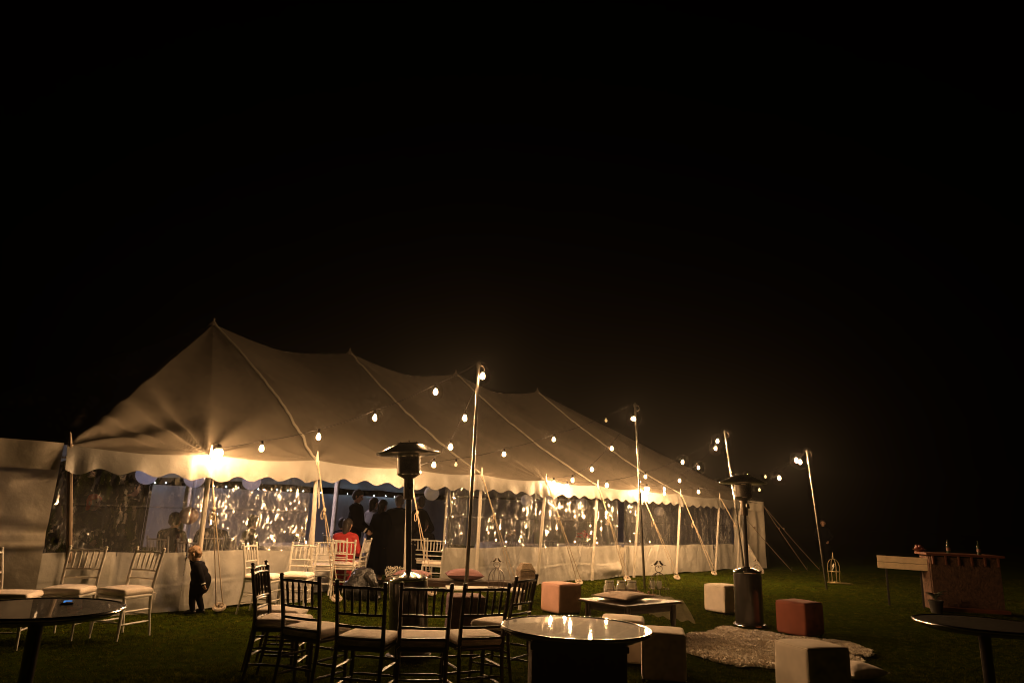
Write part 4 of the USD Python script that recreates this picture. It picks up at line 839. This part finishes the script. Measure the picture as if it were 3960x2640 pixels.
    for s, sg in (('l', -1), ('r', 1)):
        d = j['wr'+s]-j['el'+s]; hands += hand(j['wr'+s]+d/np.linalg.norm(d)*.008*H, d, (-sg*.55, .85, .15), H/1.75*(1.05 if child else 1.))
    body = Manifold.batch_boolean(bones(0, ('torso', 'arms', 'legs', 'feet'))+head+hands, m3.OpType.Add).refine_to_length(.028*max(H/1.75, .6))
    bt = to_tri(body); trimesh.smoothing.filter_taubin(bt, lamb=.5, nu=.52, iterations=6)
    obj('body', bt, SKIN, p, smooth=True)
    for s in (-1, 1): obj('eye', sphere(.0075*hr, hp(.019*s, .043, .004), 1), EYE, p)
    # hair: a cap over the crown and back of the head, cut away from the face
    cap = hull([(hp(0, -.016, .024), .056*hr), (hp(0, .004, .022), .0535*hr), (hp(0, -.028, -.012), .044*hr)])
    if long_hair: cap = cap+hull([(hp(0, -.03, .0), .045*hr), (hp(0, -.035, -.06), .038*hr), (hp(0, -.03, -.10), .028*hr)])
    q = [[hp(a, b, c) for c in (-.12, .018)] for a in (-.09, .09) for b in (.018, .12)]
    face = Manifold.hull_points(np.array([x for y in q for x in y]+[hp(0, .05, .045)]))
    cp = to_tri((cap-face).refine_to_length(.018*hs*max(H/1.75, .5)))
    cp.vertices += (meshkit.fbm(cp.vertices*34, 3, 4)[:, None]-.5)*.024*hs*H/1.75*cp.vertex_normals
    trimesh.smoothing.filter_taubin(cp, iterations=2); obj('hair', cp, hair, p, smooth=True)
    inf = .014*H/1.75+.003
    tp = bones(inf, ('torso', 'arms'))
    if coat: tp += [hull([(j['pel']+V3(0, 0, .06)*H, r(.09*st)), (j['pel']+V3(-.05, 0, -.02)*H, r(.075*st)), (j['pel']+V3(.05, 0, -.02)*H, r(.075*st)), (V3(-.07, 0, coat)*H+j['pel']*[1, 1, 0], r(.06*st)), (V3(.07, 0, coat)*H+j['pel']*[1, 1, 0], r(.06*st))])]
    else: tp += [hull([(j['pel']+V3(-.05, 0, -.05)*H, r(.055*st)+inf), (j['pel']+V3(.05, 0, -.05)*H, r(.055*st)+inf), (j['pel']+V3(0, 0, .04)*H, r(.07*st)+inf)])]
    tt = blend(tp, .03*max(H/1.75, .6), 6); tt.vertices += (meshkit.fbm(tt.vertices*9, 3, 6)[:, None]-.5)*.012*tt.vertex_normals
    g = obj('jacket' if top is SUIT or top is NAVY else 'top', tt, top, p, smooth=True)
    if shirt:
        for s in 'lr':
            d = j['wr'+s]-j['el'+s]; d /= np.linalg.norm(d); obj('cuff', tube([j['wr'+s]-d*.012*H, j['wr'+s]+d*.006*H], [r(.0215)+inf*1.05]*2, 12), SHIRT, g)
        obj('collar', tube([j['nec']-V3(0, 0, .012)*H, j['nec']+V3(0, .002, .016)*H], [r(.042), r(.036)], 14), SHIRT, g)
    if skirt:
        n = 48; P = np.zeros((n+1, 12, 3)); ph = j['pel']
        for i in range(n+1):
            a = 2*math.pi*i/n
            for k in range(12):
                u = k/11; R_ = r(.085)+(r(skirt[1])-r(.085))*u**1.2+.018*u*math.sin(a*9+1)*H/1.7; P[i, k] = (ph[0]*(1-u*.5)+R_*math.cos(a), ph[1]+R_*.8*math.sin(a), ph[2]+r(.07)+(r(skirt[0])-ph[2]-r(.07))*u)
        obj('skirt', grid(P), bottom, p, smooth=True)
    else:
        lt = blend(bones(inf, ('legs',))+[hull([(j['hpl'], r(.056*st)+inf), (j['hpr'], r(.056*st)+inf), (j['pel'], r(.055*st)+inf)])], .03*max(H/1.75, .6), 6)
        lt.vertices += (meshkit.fbm(lt.vertices*10, 3, 8)[:, None]-.5)*.012*lt.vertex_normals
        obj('trousers', lt, bottom, p, smooth=True)
    for s in 'lr':
        k = bones(.006, ('feet',))['lr'.index(s)]; obj('shoe', to_tri(k), shoes, p, smooth=True)
    return p
# toddler in a dark suit, side-on to the left, head bowed, hand at his mouth
person('small light-haired boy in dark suit standing on the lawn, hand to his mouth', (-4.20, 9.98, 0), D(-1, -.18), .93,
       dict(pel=(0, -.05, .42), che=(0, -.01, .57), shl=(-.12, .01, .68), shr=(.12, .0, .68), nec=(0, .045, .725), hed=(0, .10, .835), hpl=(-.055, -.02, .42), hpr=(.055, -.02, .42), knl=(-.062, .03, .23), knr=(.062, -.03, .23),
            anl=(-.062, .0, .045), anr=(.062, -.10, .045), tol=(-.066, .10, .02), tor=(.066, .0, .02), ell=(-.15, -.07, .55), wrl=(-.155, -.12, .43), elr=(.145, .10, .58), wrr=(.05, .135, .73)),
       hair=HAIRB, child=True, head_tilt=(-.45, 0), stout=1.85)
person('tall man in dark suit with white collar, left of the group in the doorway', (-3.14, 14.85, 0), D(.75, -.1), 1.84, dict(elr=(.13, .04, .64), wrr=(.09, .16, .56), ell=(-.14, .03, .64), wrl=(-.08, .16, .55)), head_tilt=(-.3, 0))
person('woman in pale grey dress beside the tall man in the doorway', (-2.86, 15.25, 0), D(.55, .6), 1.70, dict(elr=(.13, .04, .64), wrr=(.09, .14, .6)), top=PALE, bottom=PALE, skirt=(.03, .17), fem=True, long_hair=True, shirt=False)
person('broad man in long dark coat with his back to us in the doorway', (-2.22, 14.7, 0), D(.1, 1), 1.76, dict(ell=(-.155, .03, .64), wrl=(-.12, .1, .56), elr=(.155, .03, .64), wrr=(.12, .1, .56)), hair=HAIRG, coat=.16, stout=1.12, shirt=False)
person('woman in dark clothes huddled beside the man in the long coat', (-2.56, 14.66, 0), D(.5, .8), 1.66, dict(elr=(.12, .06, .66), wrr=(.07, .16, .62)), top=NAVY, bottom=NAVY, skirt=(.12, .15), fem=True, long_hair=True, shirt=False, stout=1.2)
person('man in dark suit with hand on hip behind the near heater post', (-1.80, 14.85, 0), D(-.9, .35), 1.76, dict(ell=(-.16, -.02, .63), wrl=(-.10, .05, .53), elr=(.22, -.06, .63), wrr=(.12, .0, .53)), shirt=False)
seat = lambda **k: dict(dict(pel=(0, -.02, .30), che=(0, -.01, .46), shl=(-.105, 0, .56), shr=(.105, 0, .56), nec=(0, .01, .605), hed=(0, .025, .69), hpl=(-.05, 0, .285), hpr=(.05, 0, .285), knl=(-.07, .24, .29), knr=(.07, .24, .29), anl=(-.07, .23, .04), anr=(.07, .23, .04), tol=(-.075, .32, .016), tor=(.075, .32, .016), ell=(-.145, .04, .42), elr=(.145, .04, .42), wrl=(-.08, .18, .38), wrr=(.08, .18, .38)), **k)
person('seated person in red seen through a white chair back', (-2.95, 13.25, 0), D(.25, 1), 1.68, seat(), top=REDCL, bottom=REDCL, skirt=(.06, .16), long_hair=True, shirt=False, fem=True, stout=1.25)
person('dark-haired seated person left of the tall man, only the head clear', (-3.45, 15.0, 0), D(.6, .6), 1.65, seat(), top=NAVY, bottom=SUIT, shirt=False)
for k, (t, w, f, l) in enumerate([(.15, 1.7, (.3, 1), 'dark seated figure behind the boy-side plastic, behind the low pink lantern'), (.95, 2.0, (-.4, 1), 'dark seated figure in the middle of the crumpled left window'), (1.42, 1.6, (.8, .6), 'dark seated figure behind crumpled plastic left of the doorway pole'),
                                  (5.2, 1.4, (.2, 1), 'dark seated figure just right of the doorway behind plastic')]):
    q = T(t, w); person(l, (q[0], q[1], 0), D(*f), 1.70, seat(), top=[SUIT, NAVY, SUIT, SUIT][k], bottom=SUIT, shirt=False, stout=1.15)
    chair('white', (q[0]-.02*f[0], q[1]-.02*f[1]), f, ['white chair under the dark figure behind the low pink lantern', 'white chair under the dark figure in the middle of the crumpled left window', 'white chair under the dark figure left of the doorway pole', 'white chair under the dark figure right of the doorway'][k])
chair('white', (-2.97, 13.22), (.25, 1), 'white chair under the seated person in red'); chair('white', (-3.47, 14.97), (.6, .6), 'white chair under the dark-haired seated person')
q = T(-1.27, 1.05); person('dark-clothed person with orange-red headscarf behind the leftmost window', (q[0], q[1], 0), D(.9, -.3), 1.52, dict(elr=(.13, .04, .66), wrr=(.10, .14, .60)), top=SUIT, bottom=SUIT, shirt=False, fem=True, hair=ORANGE, long_hair=True)
q = T(-.75, 1.2); person('dark standing figure behind the leftmost window with arms low', (q[0], q[1], 0), D(.6, .7), 1.76, dict(), shirt=False, stout=1.2)
person('shadowy man standing in the dark behind the rightmost light pole', (12.2, 27.0, 0), D(-.4, -1), 1.72, dict(elr=(.17, -.01, .64), wrr=(.10, .07, .55), ell=(-.17, -.01, .64), wrl=(-.10, .07, .55)), top=NAVY, bottom=SUIT, shirt=False)

# ------------------------------------------------------------------ small things in the doorway
bk = thing('flower_bucket', 'galvanised bucket of small white flowers in the doorway', 'flowers', (-1.98, 13.3, 0))
obj('bucket', lathe([(0, 0), (.13, 0), (.165, .28), (.172, .285), (.165, .29), (.155, .28), (.125, .012), (0, .012)], 28), GALV, bk)
obj('handle', tube([(.165*math.cos(a), .0-.12*math.sin(a)*.6, .27-.10*math.sin(a)) for a in np.linspace(0, math.pi, 14)], .005, 5), WIREM, bk)
g = np.random.default_rng(12); sp = []
for k in range(260):
    a, rr2, z = g.uniform(0, 6.28), .20*math.sqrt(g.random()), .30+.16*g.random(); sp.append(sphere(.011*g.uniform(.7, 1.3), (rr2*math.cos(a), rr2*math.sin(a), z-.5*rr2*rr2), 0))
tag(obj('blossom_cloud', cat(*sp), M('white_tiny_blossoms', (.5, .45, .36), .8), bk), kind='stuff')
for k in range(14):
    a = k*.45; obj('stem', tube([(0, 0, .2), (.15*math.cos(a), .15*math.sin(a), .40)], .003, 4), M('green_stem', (.05, .08, .03), .7), bk)
cb = thing('dark_coat', 'crumpled black coat heaped on the grass at the doorway', 'coat', (-2.35, 12.15, 0))
hp_ = trimesh.creation.icosphere(4, 1.); hp_.vertices *= [.30, .22, .36]; hp_.vertices += (meshkit.fbm(hp_.vertices*5+9, 4, 2)[:, None]-.5)*.18*hp_.vertex_normals; hp_.vertices[:, 2] = np.maximum(hp_.vertices[:, 2]+.16, 0)
obj('cloth', hp_, M('black_satin_coat', (.012, .011, .012), .38, bump=.8, bscale=14, bdist=.03), cb, smooth=True)
obj('sleeve', tube(curve([(.1, -.15, .40), (.22, -.22, .3), (.30, -.18, .12), (.33, -.2, .04)], 14), np.linspace(.075, .05, 14), 10), M('black_satin_coat'), cb)

# ------------------------------------------------------------------ added thin haze standing in for lens bloom: closed box round the camera and everything
hz = usdkit.material(stage, '/World/Looks/night_haze', {'v': ('principled_volume', {'color': (.95, .92, .88), 'density': HAZE_D, 'anisotropy': HAZE_G})}, volume='v.volume')
bx = trimesh.creation.box([100, 90, 8.2]); bx.apply_translation((0, 30, 3.1))
tag(obj('haze', bx, hz, smooth=False), 'thin added haze giving a faint bloom round the lamps', 'haze', kind='stuff')
